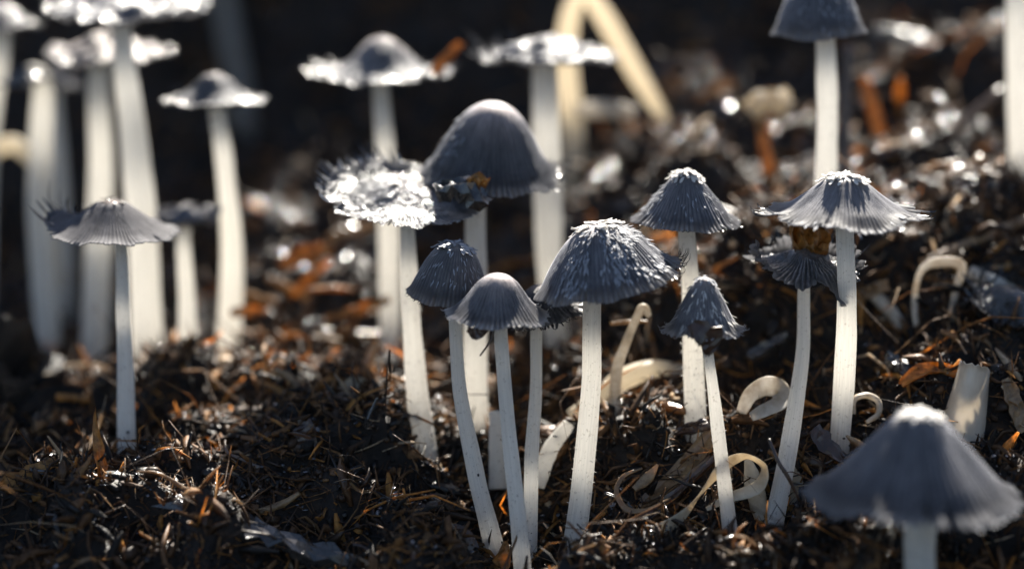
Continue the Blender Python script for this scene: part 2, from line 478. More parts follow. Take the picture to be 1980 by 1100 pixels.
PAL = np.array([[0.010, 0.007, 0.005, 0.02], [0.045, 0.024, 0.012, 0.12], [0.15, 0.075, 0.032, 0.35], [0.30, 0.165, 0.07, 0.5], [0.62, 0.33, 0.10, 0.65], [0.55, 0.42, 0.28, 0.45]])
def palette(n, p, r):
    c = PAL[r.choice(len(PAL), n, p=p)].copy()
    c[:, :3] *= r.uniform(0.6, 1.35, (n, 1))
    return c

def scatter_xy(n, r, near=0.55):
    a = int(n * near)
    x = np.concatenate([r.uniform(-115, 115, a), r.uniform(-150, 150, n - a)])
    y = np.concatenate([r.uniform(-45, 60, a), r.uniform(40, 205, n - a)])
    return x, y

def icosa():
    t = (1 + 5 ** 0.5) / 2
    v = np.array([(-1, t, 0), (1, t, 0), (-1, -t, 0), (1, -t, 0), (0, -1, t), (0, 1, t), (0, -1, -t), (0, 1, -t), (t, 0, -1), (t, 0, 1), (-t, 0, -1), (-t, 0, 1)]) / 1.902
    f = np.array([(0, 11, 5), (0, 5, 1), (0, 1, 7), (0, 7, 10), (0, 10, 11), (1, 5, 9), (5, 11, 4), (11, 10, 2), (10, 7, 6), (7, 1, 8), (3, 9, 4), (3, 4, 2), (3, 2, 6), (3, 6, 8), (3, 8, 9), (4, 9, 5), (2, 4, 11), (6, 2, 10), (8, 6, 7), (9, 8, 1)])
    return v, f

def crumbs(n, r):
    bv, bf = icosa()
    x, y = scatter_xy(n, r)
    s = np.clip(r.lognormal(-0.75, 0.5, n), 0.2, 2.0)
    z = ground_h(x, y) + s * r.uniform(-0.3, 0.5, n)
    v = bv[None] * (1 + 0.42 * r.normal(size=(n, 12, 1))) * (s[:, None] * r.uniform(0.35, 1.4, (n, 3)))[:, None]
    v = np.einsum('nij,nkj->nki', rand_rot(n, r), v) + np.stack([x, y, z], -1)[:, None]
    f = (bf[None] + (np.arange(n) * 12)[:, None, None]).reshape(-1, 3)
    c = np.repeat(palette(n, [0.46, 0.32, 0.15, 0.045, 0.015, 0.01], r), 12, 0)
    return v.reshape(-1, 3), f, c

def fibres(n, r, lmin, lmax, wmin, wmax, pal, lift=0.5, near=0.6, bnd=0.12):
    x, y = scatter_xy(n, r, near)
    L = np.exp(r.uniform(math.log(lmin), math.log(lmax), n)); W = r.uniform(wmin, wmax, n) * np.clip(L / lmax * 2, 0.5, 1.2)
    az = r.uniform(0, 2 * math.pi, n); el = r.normal(0.1, lift, n)
    d = np.stack([np.cos(az) * np.cos(el), np.sin(az) * np.cos(el), np.sin(el)], -1)
    base = np.stack([x, y, ground_h(x, y) + W * 0.3 + 0.3], -1)
    bend = r.normal(size=(n, 3)) * L[:, None] * bnd
    u = r.normal(size=(n, 3)); u -= d * (u * d).sum(1)[:, None]; u /= np.linalg.norm(u, axis=1)[:, None]
    w = np.cross(d, u)
    K = 4; vs_ = []
    for k in range(K):
        t = k / (K - 1)
        c = base + d * (L * (t - 0.35))[:, None] + bend * (4 * t * (1 - t))
        wk = W * (1.0, 1.0, 0.85, 0.25)[k] * (0.5 if k == 0 else 1)
        for a, fl in ((0.0, 1.0), (1.7, 0.35), (math.pi, 1.0), (-1.7, 0.35)):
            vs_.append(c + u * (wk * math.cos(a) * fl)[:, None] + w * (wk * math.sin(a) * 0.35)[:, None])
    v = np.stack(vs_, 1)
    f = grid_faces(K, 4)
    f = np.vstack([f, [[3, 2, 1, 0], [12, 13, 14, 15]]])
    ff = (f[None] + (np.arange(n) * K * 4)[:, None, None]).reshape(-1, 4)
    c = np.repeat(palette(n, pal, r), K * 4, 0)
    return v.reshape(-1, 3), ff, c

def wet_glints(n, r):
    bv, bf = icosa()
    x, y = scatter_xy(n, r, 0.3)
    cl = vnoise(x / 9, y / 9, 61) > -0.02
    x, y = x[cl], y[cl]; n = len(x)
    s = np.clip(r.lognormal(-0.9, 0.45, n), 0.15, 1.2) * np.where(y > 45, 1.5, 0.75)
    z = ground_h(x, y) + r.uniform(0.3, 2.2, n)
    ta, tb = r.normal(0.05, 0.16, n), r.normal(0.2, 0.16, n)        # wet films added for glints, tilted towards the viewer to catch the sun
    fl = bv[None] * (s[:, None] * r.uniform(0.6, 1.3, (n, 3)) * np.array([1, 1, 0.06]))[:, None]
    fl[..., 2] += fl[..., 0] * ta[:, None] + fl[..., 1] * tb[:, None]
    v = fl + np.stack([x, y, z], -1)[:, None]
    f = (bf[None] + (np.arange(n) * 12)[:, None, None]).reshape(-1, 3)
    return v.reshape(-1, 3), f, np.ones((n * 12, 4))

def stuff(name, vfc, mat, label, cat, sm=False):
    v, f, c = vfc
    o = mesh_obj(name, v, f, mat, col=c, smooth_=sm)
    o["kind"] = "stuff"; tag(o, label, cat)
    return o

r0 = np.random.default_rng(21)
stuff("soil_crumbs", crumbs(34000, r0), M_CRUMB, "wet black crumbs of compost covering the ground", "soil")
stuff("plant_fibres", fibres(22000, r0, 1.5, 11, 0.07, 0.34, [0.2, 0.27, 0.28, 0.14, 0.06, 0.05], 0.7), M_LITTER, "fine dark brown plant fibres matted over the compost", "litter")
stuff("tangled_straws", fibres(1700, r0, 9.0, 26, 0.10, 0.30, [0.1, 0.2, 0.3, 0.22, 0.12, 0.06], 0.5, 0.5, 0.24), M_LITTER, "long thin tangled brown straws matted through the clods", "litter")
stuff("wood_shreds", fibres(9500, r0, 2.5, 12, 0.28, 1.0, [0.2, 0.27, 0.28, 0.15, 0.06, 0.04], 0.65, 0.5), M_LITTER, "short brown and orange wood shreds lying in the compost", "litter")

stuff("ground_glints", wet_glints(15000, r0), M_GLINT, "small flat wet droplets clinging all over the compost", "glints")

# ------------------------------------------------------------------ mushrooms
PROF = {
 'bell':   [(0, 1), (.15, .985), (.3, .92), (.45, .80), (.6, .62), (.75, .40), (.88, .18), (1, 0)],
 'flare':  [(0, 1), (.2, .95), (.38, .78), (.5, .58), (.62, .38), (.78, .18), (.9, .07), (1, 0)],
 'steep':  [(0, 1), (.3, .95), (.52, .8), (.7, .55), (.83, .3), (.92, .12), (1, 0)],
 'dome':   [(0, 1), (.2, .965), (.4, .83), (.58, .6), (.75, .32), (.88, .12), (1, 0)],
 'hat':    [(0, 1), (.18, .93), (.33, .7), (.48, .42), (.65, .18), (.82, .05), (1, .08)],
 'flat':   [(0, 1), (.25, .88), (.5, .55), (.75, .2), (.9, .08), (1, .2)],
 'cone':   [(0, 1), (.16, .975), (.26, .88), (.45, .63), (.65, .37), (.85, .12), (1, 0)],
 'brim':   [(0, 1), (.2, .95), (.33, .77), (.53, .46), (.74, .19), (.9, .04), (1, 0)],
 'tall':   [(0, 1), (.2, .93), (.42, .68), (.6, .42), (.78, .18), (.9, .06), (1, 0)],
 'dish':   [(0, 1), (.15, .85), (.3, .55), (.5, .25), (.7, .08), (.88, .04), (1, .14)],
 'plate':  [(0, 1), (.2, .8), (.4, .45), (.65, .15), (.85, .1), (1, .55)],
}
C_SLATE = np.array([0.086, 0.084, 0.091]); C_BROWN = np.array([0.34, 0.27, 0.24]); C_DARK = np.array([0.03, 0.031, 0.04])

def cap_frame(roll, tip):
    """axis of the cap: roll leans it to the right (deg), tip leans it to the viewer (deg)"""
    a, b = math.radians(roll), math.radians(tip)
    ax = np.array([math.sin(a), -math.sin(b) * math.cos(a), math.cos(b) * math.cos(a)])
    ex = np.array([1.0, 0, 0]) - ax * ax[0]; ex /= np.linalg.norm(ex)
    ey = np.cross(ax, ex)
    return ex, ey, ax

def make_cap(root, base, cx, cy, dd, R, H, prof, roll=0, tip=0, ng=64, sharp=True, wet=False, seed=1, groove=0.012, scallop=0.03,
             warp=0.03, ragged=0.02, curls=(), notch=0, brown=0.3, brown_r=0.25, slate=1.0, bumps=0.0, thin=0.86, pale=0.45, mat=None):
    s = scl(dd); R *= s; H *= s
    ctr = P(cx, cy, dd)
    ex, ey, ax = cap_frame(roll, tip)
    nt_, nr = (ng * 6, 44) if sharp else (ng * 3, 28)
    pp = catmull(PROF[prof], 60)
    u = np.linspace(0, 1, nr) ** 0.9; u[0] = 0.006
    arc = np.concatenate([[0], np.cumsum(np.hypot(np.diff(pp[:, 0]) * R, np.diff(pp[:, 1]) * H))]); arc /= arc[-1]
    pr = np.interp(u, arc, pp[:, 0]); pz = np.interp(u, arc, pp[:, 1]); pr[0] = 0.006
    th = np.arange(nt_) / nt_ * 2 * math.pi
    T, U = np.meshgrid(th, u, indexing='xy'); PR = np.broadcast_to(pr[:, None], T.shape); PZ = np.broadcast_to(pz[:, None], T.shape)
    tan_r = np.gradient(pr * R); tan_z = np.gradient(pz * H); l = np.hypot(tan_r, tan_z) + 1e-9
    nr_, nz_ = -tan_z / l, tan_r / l
    e = smooth(0.72, 1.0, U)
    e2 = smooth(0.9, 1.0, U)
    ph = ng * T + 1.6 * cnoise(T, 9, seed) + 0.9 * cnoise(T, 30, seed + 3)
    rid = np.abs(np.cos(ph / 2))                       # ridges with narrow grooves between them
    amp = groove * R * smooth(0.12, 0.6, U) * (0.6 + 0.5 * (cnoise(T, 14, seed + 8) + 0.5))
    r = PR * R * (1 + warp * cnoise(T, 3, seed + 1) * smooth(0.2, 1, U)) ; z = PZ * H
    r = r * (1 + e2 * (scallop * (rid - 0.6) + ragged * cnoise(T, 20, seed + 5) + ragged * 1.2 * cnoise(T, 50, seed + 6)))
    z = z + e * R * (0.05 * cnoise(T, 7, seed + 2) + ragged * 0.8 * cnoise(T, 16, seed + 4))
    rn = np.random.default_rng(seed)
    for k in range(notch):
        a = rn.uniform(0, 2 * math.pi); w = rn.uniform(0.02, 0.05); dpt = rn.uniform(0.06, 0.16)
        d = np.abs((T - a + math.pi) % (2 * math.pi) - math.pi)
        r = r * (1 - dpt * np.exp(-(d / w) ** 2) * smooth(0.75, 1, U))
    for (a, w, up, inn) in curls:                      # margin turned up: angle (deg, 0 right, 90 away), width, height, pull-in
        d = np.abs((T - math.radians(a) + math.pi) % (2 * math.pi) - math.pi)
        g = np.exp(-(d / math.radians(w)) ** 2) * np.clip((U - 0.62) / 0.38, 0, 1) ** 2
        z = z + up * R * g; r = r * (1 - inn * g)
    off = amp * (rid - 0.65)
    if bumps:
        xx, yy = r * np.cos(T), r * np.sin(T)
        off = off + bumps * R * (fbm(xx / R * 5 + 30, yy / R * 5 + 30, seed, 3) * 1.2)
    thk = (0.075 * (1 - smooth(0.0, 0.95, U)) + 0.010) * R
    ro, zo = r + nr_[:, None] * off, z + nz_[:, None] * off
    ri, zi = ro - nr_[:, None] * thk, zo - nz_[:, None] * thk
    ri = np.maximum(ri, 0.002 * R)
    def world_(rr, zz):
        return (ctr + ex * (rr * np.cos(T))[..., None] + ey * (rr * np.sin(T))[..., None] + ax * zz[..., None])
    vo = world_(ro, zo).reshape(-1, 3); vi = world_(ri, zi).reshape(-1, 3)
    k = nr * nt_
    f = np.vstack([grid_faces(nr, nt_), grid_faces(nr, nt_, True, k, True)])
    j = np.arange(nt_); o = (nr - 1) * nt_
    f = np.vstack([f, np.stack([o + j, o + (j + 1) % nt_, o + (j + 1) % nt_ + k, o + j + k], -1)])
    # colour of the skin: tan crown, slate flanks, dark furrows
    bl = np.clip((1 - smooth(brown_r * 0.4, brown_r * 1.7, PR)) * brown * 2, 0, 1)[..., None]
    bf_ = 0.30 * np.random.default_rng(seed + 900).uniform(0, 1)
    c = (C_SLATE * (1 - bf_) + np.array([0.17, 0.145, 0.125]) * bf_) * slate * (1 - bl) + C_BROWN * bl
    c = c * (1 + 0.22 * cnoise(T, 12, seed + 9) * smooth(0.1, .4, U))[..., None]
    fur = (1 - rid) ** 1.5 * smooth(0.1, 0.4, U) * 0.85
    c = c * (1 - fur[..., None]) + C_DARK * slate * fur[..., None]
    if wet: pale *= 0.35
    pe = (pale * smooth(0.86, 1.0, U) * (0.35 + 0.65 * rid))[..., None]
    c = c * (1 - pe) + np.array([0.62, 0.61, 0.60]) * pe
    alpha = 0.06 + 0.94 * smooth(thin - 0.22, 1.0, U) ** 1.3
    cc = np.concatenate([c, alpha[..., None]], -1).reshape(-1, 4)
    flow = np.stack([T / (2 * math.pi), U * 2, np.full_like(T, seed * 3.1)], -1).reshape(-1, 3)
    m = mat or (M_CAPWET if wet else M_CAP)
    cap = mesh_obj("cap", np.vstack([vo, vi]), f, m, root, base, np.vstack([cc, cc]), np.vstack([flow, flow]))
    # gills: thin dark plates under the flesh
    n_g = 56 if sharp else 36
    gv_, gf = [], []
    us = np.linspace(0.2, 0.9, 8)
    for q in range(n_g):
        a = 2 * math.pi * q / n_g
        rr = np.interp(us, arc, pp[:, 0]) * R; zz = np.interp(us, arc, pp[:, 1]) * H
        zz = zz - (0.075 * (1 - smooth(0.0, 0.95, us)) + 0.02) * R * 1.5
        dep = 0.20 * min(R, H * 1.5) * np.sin(np.linspace(0.5, math.pi, 8)) + 0.01
        dirv = ex * math.cos(a) + ey * math.sin(a); side = np.cross(ax, dirv) * 0.012 * R
        o = len(gv_)
        for t_ in range(8):
            p = ctr + dirv * rr[t_] * 0.93 + ax * zz[t_]
            gv_ += [p + side, p - side, p - ax * dep[t_] * 0.8 - dirv * dep[t_] * 0.25]
        for t_ in range(7):
            b = o + t_ * 3
            gf += [(b, b + 3, b + 5, b + 2), (b + 1, b + 2, b + 5, b + 4), (b, b + 1, b + 4, b + 3)]
        gf += [(o, o + 2, o + 1), (o + 21, o + 22, o + 23)]
    g = mesh_obj("gills", gv_, gf, M_GILL, cap, base)
    g["kind"] = "stuff"
    return cap, dict(ctr=ctr, ex=ex, ey=ey, ax=ax, R=R, H=H, arc=arc, pp=pp, outer=vo.reshape(nr, nt_, 3), s=s)

def surf(info, u, a):
    o = info['outer']; i = min(o.shape[0] - 1, int(u * (o.shape[0] - 1))); j = int((a % (2 * math.pi)) / (2 * math.pi) * o.shape[1]) % o.shape[1]
    p = o[i, j]; i0 = max(0, i - 2); q = o[min(o.shape[0] - 1, i0 + 4), j]
    t = q - o[i0, j]; t /= np.linalg.norm(t) + 1e-9
    s = o[i, (j + 3) % o.shape[1]] - o[i, j - 3]; s /= np.linalg.norm(s) + 1e-9
    n = np.cross(s, t)
    rad = p - info['ctr']
    if np.dot(n, info['ax'] * 0.4 * info['R'] + rad) < 0: n = -n
    return p, t, s, n / (np.linalg.norm(n) + 1e-9)

def tapered(p, dirs, w, side):
    """small tapering blade: centre points list, half widths, side vector; triangular section"""
    vs_, fs = [], []
    m = len(dirs)
    for k, c in enumerate(dirs):
        tan = dirs[min(m - 1, k + 1)] - dirs[max(0, k - 1)]
        up = np.cross(side, tan); up /= np.linalg.norm(up) + 1e-9
        vs_ += [c + side * w[k], c - side * w[k], c + up * w[k] * 0.6]
    for k in range(m - 1):
        b = 3 * k
        fs += [(b, b + 3, b + 4, b + 1), (b + 1, b + 4, b + 5, b + 2), (b + 2, b + 5, b + 3, b)]
    fs += [(0, 1, 2), (3 * m - 1, 3 * m - 2, 3 * m - 3)]
    return vs_, fs

def blades(name, cap, base, items, mat):
    V, F = [], []
    for vs_, fs in items:
        o = len(V); V += list(vs_); F += [tuple(i + o for i in f) for f in fs]
    ob = mesh_obj(name, V, F, mat, cap, base, smooth_=False)
    ob["kind"] = "stuff"
    return ob

def scales(cap, base, info, n, umin, umax, amin, amax, ln, seed, mat=M_SCALE, lift=0.25, dens=None):
    r = np.random.default_rng(seed); it = []
    s = info['s']
    for _ in range(n):
        u = r.uniform(umin, umax); a = math.radians(r.uniform(amin, amax))
        if n > 150 and float(fbm(np.array(u * 6 + seed), np.array(a * 3.5), seed, 2)) < -0.12: continue
        p, t, sd, nn = surf(info, u, a)
        L = ln * s * r.uniform(0.5, 1.4); w = L * r.uniform(0.06, 0.13)
        d = t + sd * r.normal(0, 0.18)
        k = abs(r.normal(0.5, 0.6)) * lift
        pts = [p + nn * 0.02 * s * 10 * 0.2, p + d * L * 0.35 + nn * L * 0.10 * k, p + d * L * 0.7 + nn * L * (0.15 + 0.3 * k), p + d * L + nn * L * (0.1 + 0.9 * k)]
        it.append(tapered(p, pts, [w * 0.5, w, w * 0.8, w * 0.15], sd))
    return blades("scales", cap, base, it, mat)

def tuft(cap, base, info, n, umax, ln, seed, mat=M_VEIL, name="veil_patch"):
    """remnant of the white veil on the crown: overlapping flakes"""
    r = np.random.default_rng(seed); it = []; s = info['s']
    for _ in range(n):
        u = umax * math.sqrt(r.uniform(0.02, 1)); a = r.uniform(0, 2 * math.pi)
        p, t, sd, nn = surf(info, u, a)
        L = ln * s * r.uniform(0.5, 1.3); w = L * r.uniform(0.15, 0.35)
        d = t + sd * r.normal(0, 0.5); d /= np.linalg.norm(d); k = r.uniform(0.0, 0.35)
        q = p + nn * r.uniform(0, 2.5) * s
        pts = [q - d * L * 0.2, q + d * L * 0.3 + nn * L * 0.15, q + d * L * 0.7 + nn * L * k * 0.5, q + d * L + nn * L * k]
        it.append(tapered(q, pts, [w * 0.5, w, w * 0.9, w * 0.25], sd))
    return blades(name, cap, base, it, mat)

def fringe(cap, base, info, angs, ln, seed, up=0.8, mat=M_FRINGE, n_per=1, w_=0.085):
    """dark hooked hairs at the margin"""
    r = np.random.default_rng(seed); it = []; s = info['s']
    for a in angs:
        a = math.radians(a + r.uniform(-1.5, 1.5))
        p, t, sd, nn = surf(info, 1.0, a)
        L = ln * s * r.uniform(0.5, 1.35); w = max(ln * s * w_ * r.uniform(0.7, 1.3), 0.04)
        k = up * r.uniform(0.5, 1.3); sw = r.normal(0, 0.25)
        pts = []
        for q in range(5):
            f = q / 4
            pts.append(p + t * L * (0.15 + 0) * 0 + (t * math.sin(min(f * 1.6, 1.6)) * 0.75 + (nn * 0.5 + info['ax'] * 0.7) * k * f * f + sd * sw * f) * L - t * 0.06 * L)
        it.append(tapered(p, pts, [w, w, w * 0.9, w * 0.65, w * 0.3], sd))
    return blades("fringe", cap, base, it, mat)

def cap_glints(cap, base, info, n, seed, rmin=1.5, rmax=4.5):
    """beads laid flat on the skin, added to glint in the sun"""
    r = np.random.default_rng(seed); bv, bf = icosa(); V, F = [], []; s = info['s']
    for _ in range(n):
        p, t, sd, nn = surf(info, math.sqrt(r.uniform(0.02, 1)), r.uniform(0, 2 * math.pi))
        q = r.uniform(rmin, rmax) * s; o = len(V)
        V += list(p + nn * q * 0.1 + (bv[:, :1] * t + bv[:, 1:2] * sd + bv[:, 2:] * nn * 0.14) * q); F += [tuple(int(z) + o for z in f) for f in bf]
    ob = mesh_obj("glints", V, F, M_GLINT, cap, base, smooth_=False)
    ob["kind"] = "stuff"
    return ob

def make_stem(root, base, pts, widths, seed=1, mat=None, seg=24, n=46, fuzz=0, fuzz_range=(0.3, 1.0), info=None, bury=9, name="stem"):
    path = [P(*p) for p in pts]
    if info is not None:
        path = [info['ctr'] + info['ax'] * info['H'] * 0.55] + path
        widths = [widths[0]] + list(widths)
    dn = path[-1] - path[-2]; dn = dn / np.linalg.norm(dn)
    path = path + [path[-1] + (dn * 0.5 + np.array([0, 0, -0.6])) * bury]
    dds = [p[2] for p in pts]; dds = ([dds[0]] if info is not None else []) + dds + [dds[-1]]
    hw = np.array([w * scl(d) / 2 for w, d in zip(list(widths) + [widths[-1]], dds)])
    pc = catmull(path, n); wc = np.maximum(catmull(hw[:, None], n)[:, 0], 0.3)
    rn = np.random.default_rng(seed)
    pc = pc + np.stack([vnoise(np.linspace(0, 6, n), np.full(n, seed + .5), k) for k in (1, 2, 3)], -1) * 0.5 * np.array([1, 1, 0])
    wc = wc * (1 + 0.07 * vnoise(np.linspace(0, 9, n), np.full(n, seed + .3), 9) * 2)
    v, f = tube(pc, wc, seg=seg, rough=0.035, seed=seed)
    th = np.arange(seg) / seg
    arc = np.concatenate([[0], np.cumsum(np.linalg.norm(np.diff(pc, axis=0), axis=1))])
    fl = np.stack([np.broadcast_to(np.abs(th * 2 - 1)[None], (n, seg)), np.broadcast_to(arc[:, None] / 10, (n, seg)), np.full((n, seg), seed * 2.3)], -1).reshape(-1, 3)
    fl = np.vstack([fl, fl[0], fl[-1]])
    st = mesh_obj(name, v, f, mat or M_STEM, root, base, uv=fl)
    if info is not None:                              # crumbs of earth stuck to the foot
        bv, bf = icosa(); V_, F_ = [], []
        for _ in range(90):
            k = int(n * (1 - 0.05 - abs(rn.normal(0, 0.09)))) ; k = min(max(k, 0), n - 2)
            p = v[k * seg + rn.integers(seg)]; o_ = len(V_); q = rn.uniform(0.12, 0.42)
            V_ += list(p + bv * q * rn.uniform(0.5, 1.3, 3)); F_ += [tuple(int(z_) + o_ for z_ in f_) for f_ in bf]
        cs = mesh_obj("clinging_soil", V_, F_, M_SOIL, st, base, smooth_=False); cs["kind"] = "stuff"
    if fuzz:
        it = []
        for _ in range(fuzz):
            k = int(n * (fuzz_range[0] + (fuzz_range[1] - fuzz_range[0]) * rn.uniform(0, 1) ** 0.7)) - 2
            j = rn.integers(seg); p = v[k * seg + j]; nn = p - pc[k]; nn /= np.linalg.norm(nn)
            t = np.array([0, 0, 1.0]); sd = np.cross(nn, t); sd /= np.linalg.norm(sd)
            L = rn.uniform(0.2, 0.6); d = nn + t * rn.normal(0, .5) + sd * rn.normal(0, .4)
            it.append(tapered(p, [p - nn * 0.05, p + d * L * 0.5, p + d * L], [0.12, 0.10, 0.05], sd))
        blades("stem_fuzz", st, base, it, M_VEIL)
    return st

MG = "mushrooms growing from the compost"
def mushroom(label, stem, widths, cap=None, cat="mushroom", seed=1, fuzz=0, fuzz_range=(0.3, 1), smat=None, seg=24):
    base = P(*stem[-1])
    root = thing("mushroom", base, label, cat, MG)
    c = info = None
    if cap:
        c, info = make_cap(root, base, seed=seed, **cap)
    make_stem(root, base, stem, widths, seed, smat, seg, fuzz=fuzz, fuzz_range=fuzz_range, info=info)
    return root, c, info, base

# the tall shaggy bell in the middle
r_, c, i, b = mushroom("large slate bell mushroom with shaggy white flakes and torn white crown patch", [(1146, 578, 2), (1143, 750, 2), (1126, 930, 1), (1100, 1125, 0)], [35, 38, 44, 48],
    dict(cx=1176, cy=550, dd=0, R=143, H=120, prof='bell', roll=-11, ng=84, groove=0.016, scallop=0.05, warp=0.03, notch=9, brown=0.35, brown_r=0.3, curls=[(8, 26, 0.16, 0.0)]), seed=3, fuzz=260, fuzz_range=(0.55, 0.98))
scales(c, b, i, 520, 0.12, 0.84, 222, 338, 19, 5, lift=0.10)
scales(c, b, i, 120, 0.2, 0.9, -18, 30, 14, 6)
tuft(c, b, i, 46, 0.16, 22, 7)
fringe(c, b, i, list(np.arange(-28, 40, 2.6)), 26, 8, 0.9)
fringe(c, b, i, list(np.arange(200, 330, 6)), 12, 9, 0.5)

r_, c, i, b = mushroom("small smooth slate mushroom with tan crown and flared white scalloped rim", [(967, 640, -5), (985, 850, -5), (1003, 1010, -6), (1012, 1140, -6)], [26, 29, 33, 36],
    dict(cx=961, cy=606, dd=-5, R=99, H=80, prof='flare', roll=2, tip=4, ng=60, groove=0.028, scallop=0.10, ragged=0.03, notch=6, brown=0.5, brown_r=0.36, thin=0.76, slate=1.1, pale=0.8), seed=12, fuzz=120, fuzz_range=(0.55, 0.98))
fringe(c, b, i, list(np.arange(0, 360, 9)), 9, 4, 0.6, M_VEIL, w_=0.16)

r_, c, i, b = mushroom("narrow dark slate bell mushroom with hooked black hairs, its stem leaning right", [(880, 606, 4), (889, 760, 4), (920, 920, 3), (957, 1066, 1)], [26, 28, 33, 40],
    dict(cx=868, cy=574, dd=6, R=82, H=108, prof='steep', roll=8, tip=2, ng=56, groove=0.02, scallop=0.05, notch=6, brown=0.05, slate=0.8), seed=23, fuzz=60)
tuft(c, b, i, 46, 0.2, 18, 3, M_SCALE)
fringe(c, b, i, list(np.arange(-80, 20, 5)), 20, 5, 1.2)
fringe(c, b, i, list(np.arange(190, 250, 6)), 10, 6, 0.6)
scales(c, b, i, 60, 0.2, 0.7, 180, 360, 12, 8)

r_, c, i, b = mushroom("half hidden ragged black mushroom squeezed between the shaggy bell and the tan crowned cap", [(1036, 636, 9), (1035, 760, 8), (1026, 900, 5), (1022, 1090, 2)], [22, 24, 28, 32],
    dict(cx=1050, cy=606, dd=12, R=82, H=58, prof='flare', roll=-10, tip=4, ng=48, groove=0.03, scallop=0.08, ragged=0.06, notch=10, brown=0.35, brown_r=0.22, slate=0.6, wet=True), seed=34)
fringe(c, b, i, list(np.arange(220, 380, 4)), 22, 5, 0.5)

r_, c, i, b = mushroom("wide flattened wet silvery mushroom with curled black teeth along its raised edge", [(787, 425, 20), (794, 600, 20), (808, 780, 19), (830, 930, 17)], [30, 36, 46, 44],
    dict(cx=784, cy=384, dd=21, R=156, H=30, prof='dish', roll=1, tip=12, ng=96, groove=0.022, scallop=0.05, warp=0.03, ragged=0.03, notch=5, brown=0.1, slate=0.7, bumps=0.03, wet=True, mat=M_GLOSS, thin=0.55, pale=0.3, curls=[(160, 40, 0.15, 0.02), (110, 30, 0.10, 0.02)]), seed=45, fuzz=420, fuzz_range=(0.3, 0.98))
fringe(c, b, i, list(np.arange(95, 205, 6)), 16, 5, 0.9, M_SCALE, w_=0.15)
fringe(c, b, i, list(np.arange(97, 200, 6)), 24, 15, 1.1, M_FRINGE, w_=0.10)
fringe(c, b, i, list(np.arange(200, 340, 2.4)), 9, 6, -0.1, M_VEIL, w_=0.14)
scales(c, b, i, 40, 0.1, 0.9, 180, 360, 12, 7, lift=0.1)
tuft(c, b, i, 12, 0.18, 14, 8)
cap_glints(c, b, i, 60, 9)

r_, c, i, b = mushroom("big smooth dark dome mushroom with brownish crown behind the flattened silvery cap", [(922, 385, 29), (921, 560, 29), (920, 720, 28), (928, 855, 28)], [40, 44, 46, 40],
    dict(cx=945, cy=340, dd=29, R=133, H=148, prof='dome', roll=4, tip=8, ng=76, groove=0.022, scallop=0.05, ragged=0.03, notch=5, brown=0.45, brown_r=0.42, slate=0.62, curls=[(12, 26, 0.16, 0.0)]), seed=56, fuzz=160)
scales(c, b, i, 120, 0.3, 0.9, 120, 230, 13, 8)
fringe(c, b, i, list(np.arange(-25, 40, 5)), 30, 5, 0.9)

r_, c, i, b = mushroom("peaked blurred mushroom with frilly upturned brim and an orange chip on its edge", [(736, 170, 65), (748, 320, 65), (754, 560, 65), (756, 780, 63)], [32, 38, 40, 44],
    dict(cx=740, cy=146, dd=65, R=128, H=76, prof='hat', tip=0, ng=50, sharp=False, wet=True, groove=0.02, scallop=0.08, ragged=0.08, notch=8, brown=0.45, brown_r=0.3, bumps=0.03, curls=[(0, 30, 0.1, 0)]), seed=67)
cap_glints(c, b, i, 26, 4, 2, 6)
fringe(c, b, i, list(np.arange(0, 360, 9)), 26, 5, 0.3)

r_, c, i, b = mushroom("flat glistening mushroom on a thick stem in front of the folded cream stalk", [(1055, 150, 60), (1058, 320, 60), (1064, 500, 60), (1085, 735, 60)], [48, 54, 50, 46],
    dict(cx=1058, cy=114, dd=60, R=132, H=48, prof='flat', ng=50, sharp=False, wet=True, groove=0.02, scallop=0.06, ragged=0.06, notch=8, brown=0.1, bumps=0.10, slate=1.1), seed=78)
cap_glints(c, b, i, 40, 4, 2, 6)
fringe(c, b, i, list(np.arange(120, 220, 6)), 30, 5, 0.9)

r_, c, i, b = mushroom("straight slate cone mushroom with white tuft on top and fluffy left flank", [(1328, 452, 12), (1336, 600, 12), (1341, 740, 12), (1346, 866, 12)], [32, 36, 42, 42],
    dict(cx=1324, cy=428, dd=12, R=104, H=98, prof='cone', roll=1, ng=64, groove=0.02, scallop=0.06, notch=6, brown=0.05, thin=0.84), seed=89, fuzz=420, fuzz_range=(0.3, 0.98))
tuft(c, b, i, 60, 0.17, 18, 3)
scales(c, b, i, 120, 0.25, 0.75, 140, 215, 14, 8)
scales(c, b, i, 60, 0.2, 0.9, 180, 360, 12, 9)
fringe(c, b, i, list(np.arange(0, 360, 8)), 12, 5, 0.6)

r_, c, i, b = mushroom("broad brimmed grey mushroom with flat white tuft and tattered black brim ends", [(1633, 440, 0), (1637, 570, 1), (1634, 720, 5), (1624, 872, 8)], [33, 37, 40, 38],
    dict(cx=1630, cy=414, dd=-2, R=148, H=76, prof='brim', roll=1, ng=96, groove=0.011, scallop=0.06, ragged=0.06, notch=10, brown=0.12, slate=1.2, thin=0.74), seed=91)
tuft(c, b, i, 70, 0.2, 20, 3)
fringe(c, b, i, [-14, -10, -7, -3, 0, 4, 8, 12, 16, 168, 172, 176, 180, 184, 188, 192, 196], 34, 5, 0.25, w_=0.1)
scales(c, b, i, 24, 0.84, 0.98, 190, 350, 24, 9, M_SCALE)

